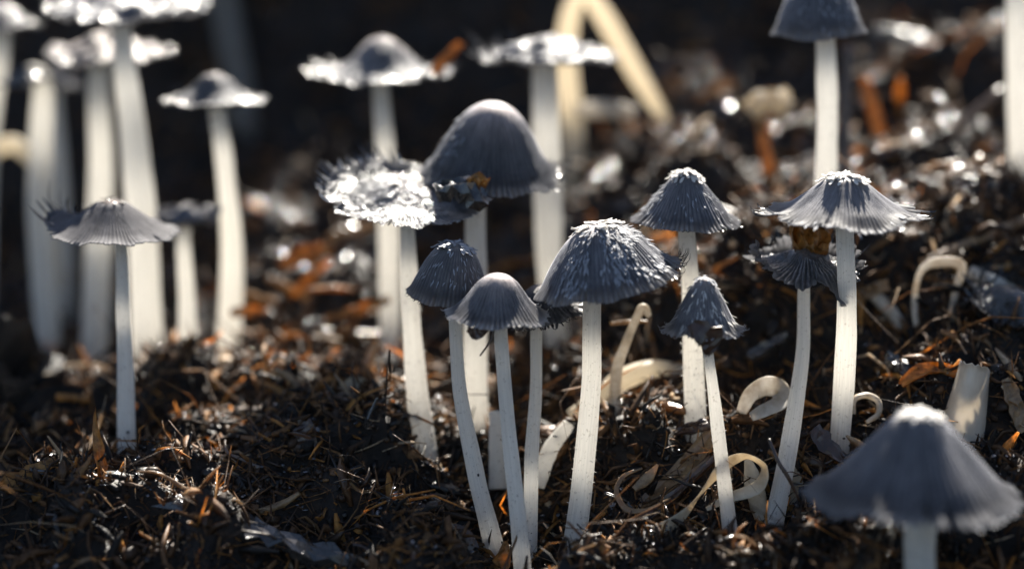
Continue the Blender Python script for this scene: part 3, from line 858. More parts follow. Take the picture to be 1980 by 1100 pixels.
r_, c, i, b = mushroom("collapsed ragged grey mushroom with rolled up edges beneath an orange crumb", [(1553, 545, 9), (1551, 690, 7), (1527, 860, 1), (1488, 1060, -4)], [24, 29, 36, 40],
    dict(cx=1556, cy=518, dd=7, R=108, H=36, prof='brim', roll=3, tip=6, ng=56, groove=0.04, scallop=0.08, warp=0.08, ragged=0.08, notch=8, brown=0.1, slate=0.7, wet=True, mat=M_GLOSS, bumps=0.06, thin=0.8,
         curls=[(190, 22, 0.5, 0.10), (140, 14, 0.15, 0.15), (110, 16, 0.42, 0.25), (60, 22, 0.32, 0.2), (15, 18, 0.42, 0.12), (308, 14, -0.35, -0.08), (262, 10, -0.12, 0), (225, 10, 0.1, 0.05)]), seed=102)
fringe(c, b, i, list(np.arange(0, 180, 10)), 18, 5, 0.9)

r_, c, i, b = mushroom("little steep shaggy conical mushroom on a thin stem with a brown scrap stuck to it", [(1368, 668, -4), (1383, 790, -4), (1400, 930, -5), (1422, 1120, -5)], [20, 24, 29, 34],
    dict(cx=1360, cy=638, dd=-4, R=77, H=106, prof='tall', ng=44, groove=0.035, scallop=0.12, ragged=0.04, notch=5, brown=0.4, brown_r=0.25, thin=0.85, slate=1.25), seed=113, fuzz=60)
scales(c, b, i, 200, 0.15, 0.9, 0, 360, 15, 8, M_VEIL, lift=0.3)
tuft(c, b, i, 26, 0.14, 12, 3, M_SCALE)
fringe(c, b, i, list(np.arange(0, 360, 7)), 11, 5, 0.6, M_SCALE, w_=0.2)

r_, c, i, b = mushroom("large out of focus slate cone mushroom with pale bald knob on its crown", [(1778, 1000, -33), (1778, 1060, -33), (1780, 1195, -33)], [58, 62, 66],
    dict(cx=1770, cy=956, dd=-33, R=202, H=168, prof='cone', roll=0, ng=70, sharp=True, groove=0.018, scallop=0.04, ragged=0.03, notch=5, brown=0.4, brown_r=0.10, slate=0.95, thin=0.78), seed=124)
tuft(c, b, i, 40, 0.15, 17, 3)
fringe(c, b, i, list(np.arange(180, 360, 5)), 14, 5, 0.1, M_SCALE, w_=0.2)

r_, c, i, b = mushroom("thin stemmed dark mushroom with brown button crown and spiky turned up left edge", [(234, 480, 18), (238, 620, 18), (243, 760, 18), (246, 890, 18)], [24, 29, 34, 34],
    dict(cx=216, cy=447, dd=20, R=130, H=60, prof='brim', roll=2, tip=2, ng=90, groove=0.006, scallop=0.05, ragged=0.04, notch=6, brown=0.3, brown_r=0.12, slate=0.8, mat=M_DULL, thin=1.12, pale=0.2, curls=[(165, 40, 0.2, 0.02)]), seed=135)
fringe(c, b, i, list(np.arange(95, 200, 6)), 26, 5, 1.0, w_=0.13)
tuft(c, b, i, 22, 0.13, 12, 3, M_BROWN)

r_, c, i, b = mushroom("small peaked glistening mushroom on a gently curved stem beside the wet crumpled cap", [(418, 212, 62), (434, 330, 63), (448, 500, 65), (436, 730, 68)], [30, 36, 42, 48],
    dict(cx=415, cy=196, dd=62, R=98, H=56, prof='hat', ng=40, sharp=False, wet=True, groove=0.02, ragged=0.07, notch=6, brown=0.3, bumps=0.06), seed=146)
cap_glints(c, b, i, 26, 4, 2, 6)
r_, c, i, b = mushroom("short wet crumpled mushroom between a curved white stem and a dark spiky cap", [(354, 455, 56), (360, 560, 56), (367, 712, 56)], [28, 31, 36],
    dict(cx=362, cy=428, dd=56, R=60, H=34, tip=3, prof='plate', ng=36, sharp=False, wet=True, groove=0.03, ragged=0.12, notch=8, brown=0.1, slate=2.2, bumps=0.2), seed=157)
cap_glints(c, b, i, 70, 4, 3, 8)
r_, c, i, b = mushroom("tall thick stemmed mushroom with wide glittering cap overlapping a lower one", [(236, 70, 62), (258, 260, 62), (278, 480, 62), (286, 712, 62)], [42, 52, 62, 62],
    dict(cx=242, cy=22, dd=62, R=158, H=50, prof='flat', ng=60, sharp=False, wet=True, groove=0.02, ragged=0.06, notch=8, brown=0.1, bumps=0.10, slate=1.1, tip=4), seed=168)
cap_glints(c, b, i, 60, 4, 2, 6)
r_, c, i, b = mushroom("glittering brownish mushroom half covered by the wide cap before it", [(190, 150, 82), (196, 330, 82), (188, 540, 82), (180, 755, 82)], [42, 48, 52, 50],
    dict(cx=210, cy=110, dd=82, R=122, H=44, prof='flat', ng=50, sharp=False, wet=True, groove=0.02, ragged=0.06, notch=8, brown=0.5, brown_r=0.9, bumps=0.10), seed=179)
cap_glints(c, b, i, 50, 4, 2, 6)
r_, c, i, b = mushroom("pale straight mushroom with a small glittering drooping cap", [(82, 160, 85), (80, 280, 85), (78, 420, 86), (94, 675, 86)], [38, 44, 48, 48],
    dict(cx=52, cy=160, dd=84, R=52, H=34, prof='flat', ng=40, sharp=False, wet=True, groove=0.02, ragged=0.06, notch=6, brown=0.1, bumps=0.10, roll=-8), seed=181)
cap_glints(c, b, i, 40, 4, 2, 6)
r_, c, i, b = mushroom("tall glittering cap overhanging the pale drooping capped mushroom", [(0, 92, 88), (-24, 260, 88), (-40, 660, 88)], [38, 44, 48],
    dict(cx=8, cy=58, dd=88, R=74, H=50, prof='flat', ng=40, sharp=False, wet=True, groove=0.02, ragged=0.06, notch=6, brown=0.1, bumps=0.10, roll=-4), seed=188)
cap_glints(c, b, i, 40, 5, 2, 6)
r_, c, i, b = mushroom("dim slender mushroom standing behind the pale straight one", [(106, 190, 110), (118, 360, 110), (132, 690, 110)], [26, 28, 30],
    dict(cx=108, cy=170, dd=105, R=60, H=44, prof='flat', ng=36, sharp=False, wet=True, groove=0.02, ragged=0.06, notch=6, brown=0.3, bumps=0.08), seed=182)
r_, c, i, b = mushroom("steep grey bell mushroom on a straight white stem rising behind the broad brimmed one", [(1596, 84, 35), (1600, 200, 35), (1598, 340, 35), (1597, 446, 36)], [36, 41, 44, 44],
    dict(cx=1584, cy=64, dd=35, R=92, H=120, prof='steep', roll=-2, ng=60, groove=0.02, scallop=0.08, ragged=0.03, notch=5, brown=0.1, slate=1.1), seed=192)
scales(c, b, i, 80, 0.3, 0.95, 180, 360, 13, 8)
r_, c, i, b = mushroom("white stem of a tall mushroom rising beside the dark twig on the upper bank", [(1966, -60, 58), (1968, 120, 58), (1974, 340, 60)], [44, 46, 50],
    dict(cx=1966, cy=-90, dd=58, R=100, H=90, prof='bell', ng=40, sharp=False, groove=0.02, brown=0.1), seed=203)
r_, c, i, b = mushroom("mushroom stem painted shade grey, fading into the dark hollow at the foot of the bank", [(425, -40, 145), (452, 110, 145), (466, 200, 145), (470, 250, 145)], [60, 60, 58, 54],
    dict(cx=420, cy=-60, dd=145, R=110, H=80, prof='flat', ng=40, sharp=False, groove=0.02, brown=0.1), seed=214, smat=M_STEM_SHADE)

# ------------------------------------------------------------------ bent, broken and withered stems
def rest(path):
    """lift a piece that would lie buried until its middle rests on the ground"""
    up = float(np.median(ground_h(path[:, 0], path[:, 1]) - path[:, 2])) + 0.8
    return path + np.array([0, 0, min(max(up, 0.0), 4.5)])

def stalk(name, label, pts, widths, mat=M_PALE, flat=0.5, twist=None, cat="stem", group="withered mushroom stems", n=40, nrm=None, rough=0.08, seed=1):
    path = rest(catmull([P(*p) for p in pts], n))
    hw = catmull(np.array([[w * scl(p[2]) / 2] for w, p in zip(widths, pts)]), n)[:, 0]
    tw = None if twist is None else np.interp(np.linspace(0, 1, n), np.linspace(0, 1, len(twist)), twist)
    v, f = tube(path, np.maximum(hw, 0.08), np.maximum(hw * flat, 0.06), seg=14, twist=tw, nrm=nrm, rough=rough, seed=seed)
    base = path[-1]
    o = mesh_obj(name, v, f, mat, None, base)
    return tag(o, label, cat, group)

stalk("folded_stalk", "cream stalk folded over into a sharp upturned V with browned tip", [(1104, 400, 98), (1106, 250, 98), (1094, 110, 96), (1106, 20, 94), (1130, -14, 94), (1160, 22, 94), (1206, 100, 95), (1246, 168, 96), (1288, 235, 98)], [44, 46, 44, 38, 30, 38, 40, 34, 20], M_STEMC, 0.8, seed=2)
stalk("curved_stem", "white fallen stem arching out of the mould behind the shaggy bell", [(1100, 800, 20), (1160, 770, 22), (1210, 730, 23), (1270, 712, 26), (1320, 716, 30)], [16, 40, 44, 36, 20], M_STEMC, 0.9, seed=3)
stalk("crooked_stem", "thin crooked grey stem with hooked tip and a droplet on it", [(1256, 612, 15), (1244, 596, 15), (1232, 612, 15), (1212, 660, 16), (1192, 720, 17), (1188, 815, 17)], [10, 20, 16, 18, 22, 22], M_PALE, 0.8, seed=4)
stalk("broken_stem", "short bluish white broken stem behind the tan crowned mushroom stem", [(958, 795, 16), (962, 850, 15), (963, 945, 14)], [24, 34, 36], M_STEM, 0.9, seed=5)
stalk("leaning_stem", "pale cut stem lying slanted beside the tall speckled stem", [(1100, 820, 14), (1064, 870, 12), (1040, 940, 10)], [26, 32, 28], M_STEM, 0.8, seed=6)
stalk("hooked_stem", "grey withered stem bent square like a staple on the shaded slope", [(1776, 655, 26), (1768, 590, 26), (1778, 530, 25), (1806, 508, 25), (1858, 514, 25), (1846, 570, 26), (1826, 668, 27)], [8, 12, 13, 20, 20, 14, 14], M_PALE, 0.3, seed=7)
stalk("withered_stem", "dim pale stem slumped on the shaded slope next to the staple shaped one", [(1680, 600, 32), (1720, 640, 32), (1760, 690, 30), (1800, 690, 28)], [24, 26, 24, 12], M_PALE, 0.6, seed=8)
stalk("rolled_stem", "cream stem rolled into a fat loop on the orange litter", [(1432, 800, 8), (1452, 762, 8), (1486, 746, 9), (1510, 756, 10), (1508, 778, 8), (1480, 792, 6), (1452, 806, 6)], [20, 30, 40, 36, 34, 30, 18], M_PALE, 0.12, [0, .3, .6, .6, .4, .2, 0], nrm=(0, 0.3, 1), seed=9)
stalk("ring_stem", "small white stem curled into a ring beside the broad brimmed mushroom's foot", [(1650, 800, 7), (1652, 772, 7), (1676, 764, 8), (1698, 776, 8), (1698, 800, 7), (1676, 816, 6)], [14, 18, 20, 20, 18, 12], M_PALE, 0.6, nrm=(0, 0.3, 1), seed=10)
stalk("ribbon_stem", "long pale ribbon of dried stem twisting across the dark litter to a loop", [(1206, 1078, -7), (1262, 1036, -7), (1318, 998, -6), (1352, 958, -5), (1392, 908, -5), (1424, 886, -4), (1452, 884, -4), (1478, 906, -3), (1462, 944, -4), (1410, 962, -5), (1366, 984, -5)], [6, 30, 24, 12, 24, 22, 18, 34, 34, 20, 8], M_DRY, 0.16, [0, .1, .3, .8, .2, .3, .9, 1.4, 0.6, .2, 0], n=70, nrm=(-0.5, 0.0, 1), seed=11)
stalk("hanging_ribbon", "cream flap of dried stem hanging below the loop between two stems", [(1446, 888, 1), (1456, 930, 1), (1468, 980, 0), (1482, 1040, -1)], [14, 36, 34, 14], M_DRY, 0.14, [0, .2, .1, 0], seed=12)
stalk("leaf_flap", "tan withered flap tucked behind the leaning grey stem's foot", [(1526, 896, 3), (1538, 930, 3), (1532, 970, 3), (1512, 1008, 2)], [10, 30, 30, 12], M_DRY, 0.14, [0, .3, .2, 0], seed=13)
stalk("curled_peel", "curled brown translucent peel lying on the dark straw", [(1242, 905, 0), (1206, 920, -1), (1192, 950, -3), (1212, 984, -4), (1250, 984, -4), (1296, 962, -3)], [4, 8, 10, 12, 8, 4], M_STRAW, 0.25, [0, .3, .6, .9, .5, .2], nrm=(0.3, 0.2, 1), seed=14)
stalk("pointed_peel", "short upright pointed peel above the curled brown one", [(1226, 946, 0), (1252, 924, 0), (1272, 898, 0)], [12, 22, 5], M_STRAW, 0.16, seed=15)
stalk("arched_stem", "blurred white stem arching over from behind the pale drooping capped mushroom", [(-60, 420, 92), (-30, 320, 90), (10, 280, 88), (50, 296, 88), (84, 360, 88), (110, 560, 90)], [30, 34, 34, 34, 28, 24], M_STEMC, 0.9, seed=16)
stalk("white_peel", "short bright white peel lying level far behind the slate cone", [(1112, 216, 84), (1150, 212, 84), (1190, 214, 84), (1228, 218, 84)], [24, 34, 34, 24], M_PALE, 0.4, seed=17)
stalk("grey_stalk", "grey fallen stalk sloping behind the glossy collapsed cap", [(1875, 525, 30), (1930, 550, 28), (2000, 590, 26)], [28, 32, 34], M_PALE, 0.7, seed=18)

# split hollow stump: a half tube
def stump():
    base = P(1880, 885, 3)
    n, m = 14, 15
    v = []
    for k in range(n):
        t = k / (n - 1)
        y = 698 + t * 190
        xl = 1856 - 62 * t ** 1.1 ; xr = 1916 - 6 * t
        for j in range(m):
            s = j / (m - 1); a = math.pi * (1.05 - 1.25 * s)
            xm, hw = (xl + xr) / 2, (xr - xl) / 2
            jag = (random.uniform(-5, 5) if k == 0 else 0) + (20 * s * (1 - t) ** 3)
            v.append(P(xm - hw * math.cos(math.pi * s), y + jag, 6 - 6.5 * math.sin(a) * (1 if s < .8 else .7)))
    v = np.array(v).reshape(n, m, 3)
    cen = v.mean(1, keepdims=True)
    inn = cen + (v - cen) * np.array([0.93, 0.86, 1.0])
    k = n * m
    f = np.vstack([grid_faces(n, m, False), grid_faces(n, m, False, k, True)])
    fl = [tuple(int(z) for z in q) for q in f]
    for j in range(m - 1): fl.append((j, j + 1, j + 1 + k, j + k))
    for i in range(n - 1):
        fl.append((i * m, i * m + k, (i + 1) * m + k, (i + 1) * m)); e = i * m + m - 1
        fl.append((e, e + m, e + m + k, e + k))
    o = mesh_obj("split_stump", np.vstack([v.reshape(-1, 3), inn.reshape(-1, 3)]), fl, M_STUMP, None, base)
    tag(o, "upright split hollow stump of a thick cream stem, cut square on top", "stem", "withered mushroom stems")
stump()

# ------------------------------------------------------------------ collapsed glossy cap at the right edge
base = P(1930, 640, 22)
root = thing("collapsed_cap", base, "collapsed glossy black feathered mushroom cap lying on the slope", "mushroom cap")
cc_, ii_ = make_cap(root, base, 1948, 592, 23, 74, 40, 'flat', roll=16, tip=22, ng=40, wet=True, seed=301, groove=0.05, scallop=0.15, ragged=0.12, notch=14, brown=0.05, slate=0.4, bumps=0.05, mat=M_GLOSS)
fringe(cc_, base, ii_, list(np.arange(60, 330, 5)), 34, 5, 0.2)

# ------------------------------------------------------------------ chips, straws, twigs that stand out of the litter
def chip(name, label, pts, hw, mat, th=0.7, curl=0.2, nrm=(0, -0.3, 1), cat="wood chip", group="wood chips in the compost", seed=1, n=9, jag=0.16):
    path = rest(catmull([P(*p) for p in pts], n))
    h = catmull(np.array([[w * scl(p[2]) / 2] for w, p in zip(hw, pts)]), n)[:, 0]
    v, f = slab(path, np.maximum(h, 0.1), th, seed, curl, nrm, jag)
    o = mesh_obj(name, v, f, mat, None, path[0], smooth_=False)
    return tag(o, label, cat, group)

def straw(name, label, pts, widths, mat=M_STRAW, flat=0.4, seed=1, cat="straw", group="straws and twigs in the compost", n=18):
    return stalk(name, label, pts, widths, mat, flat, None, cat, group, n, None, 0.2, seed)

B = (0, -0.8, 0.6)
chip("wood_chip", "orange cubic crumb of wood perched on the collapsed grey cap", [(1534, 470, 8), (1552, 468, 8), (1574, 466, 8), (1600, 470, 8)], [56, 70, 62, 48], M_ORANGE, 3.2, 0.1, B, seed=1, jag=0.22)
chip("bark_scrap", "brown triangular scrap hanging on the little shaggy cone", [(1340, 628, -11), (1360, 642, -12), (1372, 660, -11), (1366, 684, -10)], [20, 52, 44, 8], M_BROWN, 0.6, 0.2, (0.1, -1, 0.2), seed=2)
chip("bark_scrap", "tiny dark scrap dangling under the tan crowned mushroom's rim", [(906, 636, -10), (922, 644, -10), (942, 638, -10)], [8, 30, 6], M_BROWN, 0.5, 0.1, (0, -1, 0.2), seed=3)
straw("thread", "fine dark thread hanging under the tan crowned mushroom's rim", [(956, 636, -8), (948, 660, -8), (928, 688, -8)], [5, 5, 3], M_BROWN, 0.9, 4)
chip("orange_scrap", "small orange crumb on the right end of the flattened silvery cap", [(905, 352, 12), (925, 350, 12), (942, 356, 12)], [16, 26, 14], M_ORANGE, 1.5, 0.1, B, seed=5)
chip("bark_piece", "crumpled black bark piece resting on the right end of the silvery cap", [(850, 372, 12), (882, 362, 12), (912, 372, 12), (936, 392, 13)], [20, 44, 50, 26], M_WETBLK, 2.6, -0.2, (0, -0.4, 1), seed=6, jag=0.3)
chip("splinter", "orange tipped splinter leaning off the peaked mushroom's frilly brim", [(838, 142, 60), (858, 118, 60), (888, 88, 60)], [18, 22, 12], M_ORANGE, 0.9, 0, B, seed=7)
chip("rotted_leaf", "glowing orange rotted blade on the ridge behind the spiky splinter", [(-30, 950, -2), (20, 936, -2), (64, 916, -1), (106, 896, 0)], [34, 40, 38, 14], M_ORANGE, 0.5, 0.2, (0, -0.75, 0.6), seed=8)
chip("splinter", "tall upright pointed splinter standing on the dark left ridge", [(202, 938, -3), (194, 890, -3), (186, 840, -3), (183, 798, -3)], [22, 20, 14, 3], M_ORANGE, 0.8, 0.1, (0.2, -1, 0), seed=9)
straw("twig", "thin forked twig sticking up left of the tall splinter", [(140, 925, -1), (118, 880, -1), (92, 842, -1)], [12, 9, 4], M_STRAW, 0.6, 10)
straw("twig", "short slanting orange twig across the ridge crest", [(196, 934, -3), (160, 912, -2), (128, 890, -2)], [14, 14, 8], M_ORANGE, 0.5, 11)
straw("thin_straw", "long thin arched straw springing from the glittering bark", [(440, 1000, -8), (380, 960, -8), (310, 916, -8), (264, 911, -8)], [10, 9, 6, 3], M_STRAW, 0.8, 12)
chip("rotten_bark", "long glittering slab of rotten bark sloping down through the front litter", [(340, 975, -7), (430, 1005, -8), (520, 1030, -9), (610, 1066, -10), (700, 1090, -11)], [36, 54, 60, 50, 30], M_WETBLK, 2.2, -0.35, (0.1, -0.35, 1), "bark", seed=13, n=18, jag=0.25)
chip("wood_chip", "orange chip jutting level from the dark clump", [(508, 906, 10), (530, 904, 10), (560, 902, 11)], [16, 20, 14], M_ORANGE, 0.8, 0, B, seed=14)
straw("straw", "tan straw pair end leaning out of the front hollow", [(500, 990, 0), (545, 974, 0), (580, 952, 0)], [14, 14, 8], M_STRAW, 0.5, 15)
chip("wood_chip", "blurred bright orange chip hanging on the bank below the silvery cap", [(548, 512, 70), (580, 498, 70), (612, 486, 70), (640, 480, 70)], [20, 32, 28, 14], M_ORANGE, 0.8, 0.1, B, seed=16)
chip("wood_chip", "blurred long orange stick leading up to the flattened mushroom's stem", [(630, 618, 58), (670, 604, 58), (710, 592, 58), (745, 580, 58)], [12, 18, 20, 14], M_ORANGE, 0.7, 0.1, B, seed=17)
chip("wood_chip", "blurred orange stick sloping up from the curved white stem's foot", [(470, 676, 60), (510, 660, 60), (555, 642, 60)], [14, 20, 14], M_ORANGE, 0.7, 0.1, B, seed=18)
chip("wood_chip", "short blurred orange stub touching the curved white stem", [(448, 606, 62), (480, 600, 62), (512, 602, 62)], [16, 20, 10], M_ORANGE, 0.7, 0.1, B, seed=19)
chip("wood_chip", "dull orange fleck under the silvery cap's left rim", [(640, 458, 72), (680, 446, 72), (722, 436, 72)], [14, 24, 14], M_STRAW, 0.8, 0.1, B, seed=20)
straw("straw", "brown straw slanting beside the flattened mushroom's stem", [(690, 750, 30), (706, 710, 30), (726, 664, 30)], [22, 20, 14], M_STRAW, 0.5, 21)
straw("straw", "blurred straw splayed left on top of the hump", [(585, 772, 26), (552, 760, 26), (512, 742, 26)], [16, 16, 8], M_ORANGE, 0.5, 22)
straw("straw", "blurred grey straw pointing up from the hump", [(590, 768, 26), (562, 732, 26), (530, 712, 26)], [16, 16, 12], M_STRAW, 0.5, 23)
straw("straw", "blurred orange straw splayed right on top of the hump", [(600, 766, 26), (622, 744, 26), (642, 728, 26)], [14, 16, 12], M_ORANGE, 0.5, 24)
chip("wood_chip", "brown upright flake on the clump in front of the hump", [(580, 880, 8), (590, 850, 8), (590, 820, 8)], [44, 46, 20], M_BROWN, 0.8, 0.2, (0, -1, 0.2), seed=25)
chip("pale_chip", "cream flake crowning the hump left of the fuzzy stem", [(664, 782, 24), (690, 766, 24), (718, 764, 24)], [20, 34, 20], M_DRY, 0.8, 0.2, B, seed=26)
chip("pale_strip", "white bent strip among blurred straws on the hump", [(432, 800, 26), (470, 806, 26), (500, 830, 24), (520, 850, 22)], [14, 18, 16, 10], M_PALE, 0.5, 0.1, B, seed=27)
straw("straw", "level orange straw left of the dark mushroom's thin stem", [(108, 768, 30), (140, 769, 30), (172, 770, 30)], [14, 15, 14], M_ORANGE, 0.5, 28)
chip("flat_straw", "broad flat brown straw lying diagonally behind the ribbon", [(1200, 1012, 4), (1260, 970, 4), (1320, 916, 5), (1372, 850, 6)], [18, 34, 42, 36], M_STRAW, 0.7, 0.2, (-0.3, -0.6, 0.7), "straw", "straws and twigs in the compost", seed=29, n=12, jag=0.06)
chip("flat_straw", "dark narrow straw below the ribbon, reaching the speckled stem", [(1130, 1080, -1), (1200, 1030, 0), (1280, 985, 1), (1370, 900, 3)], [26, 24, 22, 20], M_BROWN, 0.8, 0.2, (-0.3, -0.6, 0.7), "straw", "straws and twigs in the compost", seed=30, n=12, jag=0.08)
straw("thin_straw", "thin orange straw at the tip of the pale ribbon", [(1200, 1072, -4), (1250, 1086, -5), (1310, 1112, -6)], [7, 8, 6], M_ORANGE, 0.6, 31)
chip("wood_chip", "black chip with orange underside crossing the fluffy cone's stem", [(1310, 836, 8), (1340, 826, 8), (1376, 820, 8)], [12, 22, 22], M_BROWN, 1.0, 0.1, B, seed=32)
straw("thin_straw", "thin tan straw under the black chip", [(1304, 834, 8), (1340, 832, 8), (1380, 824, 8)], [6, 7, 6], M_STRAW, 0.7, 33)
chip("orange_flake", "glowing orange flake at the foot of the leaning dark bell", [(966, 1100, -4), (974, 1076, -4), (978, 1050, -4)], [26, 30, 10], M_ORANGE, 0.4, 0.2, (0.2, -1, 0.1), seed=34)
chip("dead_leaf", "small rounded brown dead leaf lying in the front litter", [(828, 1104, -5), (862, 1080, -5), (896, 1082, -5), (914, 1102, -5)], [26, 44, 44, 22], M_BROWN, 0.3, -0.3, (0, -0.8, 0.5), "leaf", "dead leaves", seed=35, jag=0.05)
chip("dead_leaf", "narrow reddish leaf curled against the speckled stem's foot", [(1090, 1100, -8), (1086, 1070, -8), (1092, 1040, -8)], [12, 20, 8], M_BROWN, 0.3, 0.4, (0.4, -0.8, 0.3), "leaf", "dead leaves", seed=36, jag=0.05)
chip("wood_chip", "brown flat chip with bright tip beneath the fuzzy stem", [(780, 1046, -2), (810, 1030, -2), (846, 1016, -2)], [16, 24, 14], M_BROWN, 0.7, 0, (0, -0.4, 1), seed=37)
straw("thin_straw", "fine pale root curving near the fuzzy stem's foot", [(818, 956, 6), (846, 966, 5), (880, 986, 4)], [5, 6, 3], M_DRY, 0.8, 38)
straw("thread", "dark curved thread crossing the leaning grey stem", [(1486, 848, -6), (1504, 890, -7), (1524, 922, -7), (1546, 968, -6)], [6, 8, 8, 4], M_BROWN, 0.8, 39)
chip("wood_chip", "orange curved flake beside the split stump", [(1745, 740, 8), (1775, 718, 8), (1815, 712, 8), (1850, 722, 8)], [18, 26, 24, 14], M_ORANGE, 0.7, 0.3, B, seed=40)
chip("flat_straw", "brown upright blade right of the split stump", [(1978, 830, 4), (1962, 780, 4), (1944, 735, 5)], [28, 32, 22], M_STRAW, 0.7, 0.2, (0.1, -1, 0.2), "straw", "straws and twigs in the compost", seed=41)
chip("wood_chip", "dark brown chip leaning at the broad brimmed mushroom's foot", [(1575, 830, 2), (1598, 858, 1), (1626, 886, 0)], [26, 36, 20], M_BROWN, 0.8, 0.1, (0, -0.8, 0.5), seed=42)
chip("wet_flake", "grey glistening flake on the dark slope under the shaggy bell's rim", [(1450, 690, 26), (1490, 668, 26), (1520, 650, 26)], [20, 28, 14], M_WETBLK, 0.9, 0.1, (0, -0.3, 1), seed=43)
chip("wet_flake", "rough glinting lump end pointing at the orange curved flake", [(1716, 694, 14), (1740, 710, 14), (1768, 736, 13)], [22, 34, 26], M_WETBLK, 1.4, 0.1, (0, -0.3, 1), seed=44)
chip("wood_chip", "orange brown chip in the dark face right of the straight stem", [(1650, 580, 30), (1680, 566, 30), (1715, 552, 30)], [18, 24, 20], M_STRAW, 1.0, 0.1, B, seed=45)
straw("twig", "long brown twig climbing the upper slope to the right edge", [(1780, 510, 32), (1850, 480, 34), (1920, 450, 36), (2000, 418, 38)], [18, 20, 20, 18], M_STRAW, 0.7, 46)
straw("twig", "dark blurred twig arching over the upper bank", [(1690, 310, 70), (1760, 285, 72), (1850, 250, 74), (1940, 180, 74)], [24, 26, 26, 22], M_BROWN, 0.8, 47)
chip("bark_strip", "bright glistening bark strip high on the far slope", [(1700, 60, 104), (1760, 74, 104), (1830, 92, 104), (1910, 108, 104)], [34, 44, 44, 34], M_WETBLK, 2.0, -0.2, (0, 0.1, 1), "bark", seed=48, n=12)
straw("stalk", "blurred upright orange stalk leaning behind the steep grey bell's stem", [(1705, 265, 80), (1688, 210, 80), (1672, 150, 80)], [22, 26, 18], M_ORANGE, 0.4, 49)
straw("stalk", "thin brown stalk standing close behind the steep grey bell's stem", [(1632, 340, 62), (1636, 230, 62), (1642, 90, 62)], [20, 20, 24], M_BROWN, 0.6, 50)
straw("stalk", "blurred orange stalk beneath the pale crumb", [(1490, 352, 70), (1480, 300, 70), (1470, 230, 70)], [24, 22, 20], M_ORANGE, 0.4, 51)
chip("pale_crumb", "blurred pale rounded crumb sitting on the orange stalk", [(1448, 212, 71), (1470, 192, 71), (1500, 190, 71), (1524, 206, 71)], [30, 50, 50, 26], M_DRY, 3.0, -0.4, (0, -0.2, 1), seed=52)
straw("straw", "brown straw slanting on the right upper slope", [(1800, 420, 46), (1850, 360, 50), (1900, 310, 52)], [26, 28, 22], M_STRAW, 0.6, 53)
chip("wood_chip", "orange chip half buried between the two stems under the dome", [(1110, 640, 50), (1116, 600, 50), (1112, 560, 50)], [24, 26, 14], M_BROWN, 1.0, 0.1, B, seed=54)
straw("straw", "fine level straw under the shaggy bell's rim", [(1180, 626, 18), (1220, 622, 18), (1252, 622, 18)], [7, 8, 5], M_STRAW, 0.7, 55)
chip("dark_clod", "black rounded clod of earth below the pale drooping capped mushroom", [(-90, 700, 46), (-20, 740, 44), (40, 800, 42), (90, 890, 38)], [220, 240, 210, 130], M_SOIL, 14.0, -0.3, (0.4, -0.6, 0.7), "clod", None, seed=56, n=14, jag=0.08)

rb_ = np.random.default_rng(5)
BGS = [(560, 560), (590, 610), (640, 560), (680, 640), (540, 620), (600, 540), (500, 570), (700, 560), (660, 690), (730, 700), (560, 690), (480, 720), (620, 650), (1130, 420), (1160, 470), (1250, 420), (1200, 300), (1290, 330), (1400, 300), (1430, 420), (1760, 360), (1830, 300), (1880, 400), (1920, 280), (1380, 180), (1340, 130), (1740, 190), (1820, 220)]
WHERE = ["in the hollow behind the hump", "on the bank behind the fluffy cone", "on the upper right bank"]
for k, (x_, y_) in enumerate(BGS):
    dd_ = (66 if y_ > 520 else 76 if x_ < 1100 else 70 if y_ > 350 else 92) + rb_.uniform(-6, 6)
    a_ = rb_.uniform(0, math.pi); L_ = rb_.uniform(35, 65)
    p0 = (x_ - L_ * math.cos(a_), y_ + L_ * math.sin(a_) * 0.8, dd_ + 2); p1 = (x_, y_ + rb_.uniform(-6, 6), dd_); p2 = (x_ + L_ * math.cos(a_), y_ - L_ * math.sin(a_) * 0.8, dd_ - 2)
    mt_, nm_ = [(M_STRAW, "tan"), (M_BROWN, "dark brown"), (M_ORANGE, "amber")][k % 3]
    dirn = "steep" if abs(math.sin(a_)) > 0.75 else "level" if abs(math.sin(a_)) < 0.35 else "slanting"
    straw("straw", nm_ + " " + dirn + " blurred straw " + WHERE[0 if x_ < 760 else 1 if x_ < 1500 else 2], [p0, p1, p2], [10, 18, 8], mt_, 0.5, 200 + k)

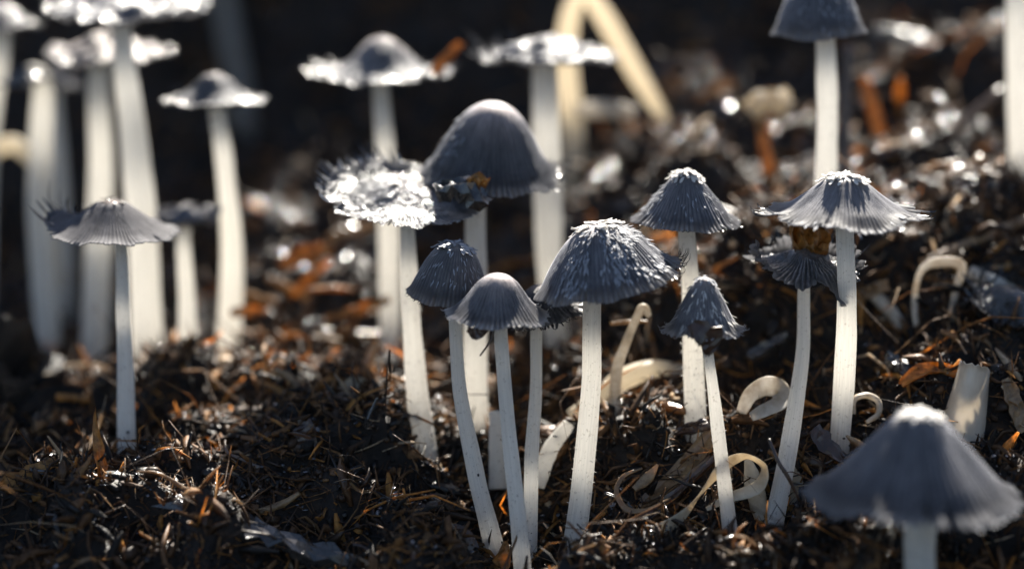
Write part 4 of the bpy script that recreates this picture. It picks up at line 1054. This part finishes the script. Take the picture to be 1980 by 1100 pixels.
# a few hundred more shreds that can be told apart, each its own
LOOK = [("orange", M_ORANGE), ("tan", M_STRAW), ("dark brown", M_BROWN), ("wet black", M_WETBLK)]
rr_ = np.random.default_rng(77)
protos = []
SHORT = ["shaggy slate bell", "tan crowned mushroom", "narrow dark bell", "ragged black mushroom", "flattened silvery mushroom", "dark dome mushroom", "peaked frilly mushroom", "flat glistening mushroom", "fluffy slate cone", "broad brimmed mushroom", "collapsed grey mushroom", "little shaggy cone", "big blurred cone", "spiky edged mushroom", "curved stemmed mushroom", "wet crumpled mushroom", "wide glittering mushroom", "brownish glittering mushroom", "pale drooping mushroom", "tall glittering cap", "dim slender mushroom", "steep grey bell", "tall edge mushroom", "shaded grey mushroom"]
FEET = [(o_.location.x / MM, o_.location.y / MM, nm_) for o_, nm_ in zip([o_ for o_ in COL.objects if o_.name.split(".")[0] == "mushroom"], SHORT)]
for k in range(12):
    q = rr_.normal(size=(4, 3)) * np.array([0.0, 0.35, 0.35]) + np.linspace(-1, 1, 4)[:, None] * np.array([1, 0, 0])
    for li, (nm, mt) in enumerate(LOOK):
        v, f = slab(catmull(q, 6), np.array([.06, .09, .1, .1, .08, .02]) * rr_.uniform(0.5, 1.5), 0.09, 100 + k, 0.3, (0, 0, 1), 0.2)
        me = bpy.data.meshes.new("shred"); me.from_pydata((v * MM).tolist(), [], f); me.materials.append(mt)
        protos.append((li, me))
NSH = 220
for k in range(NSH):
    li, me = protos[rr_.choice(len(protos), p=np.repeat([[.2, .3, .32, .18]], 12, 0).ravel() / 12)]
    if k < 130:
        x, y = rr_.uniform(-100, 100), rr_.uniform(-28, 42)
    else:
        x, y = rr_.uniform(-20, 135), rr_.uniform(42, 125)
    z = float(ground_h(np.array([x]), np.array([y]))[0])
    o = bpy.data.objects.new("shred", me)
    COL.objects.link(o)
    s = rr_.uniform(1.8, 4.5) * (1.0 if k < 130 else 1.3)
    o.location = Vector((x * MM, y * MM, (z + 0.7) * MM)); o.scale = (s, s, s)
    o.rotation_euler = (rr_.normal(0, .6), rr_.normal(0, .45), rr_.uniform(0, 6.28))
    near_ = min(FEET, key=lambda q: (q[0] - x) ** 2 + (q[1] - y) ** 2)
    tag(o, ("long " if s > 3.1 else "short ") + LOOK[li][0] + " wood shred lying nearest the foot of the " + near_[2], "wood shred", LOOK[li][0] + " torn shreds")
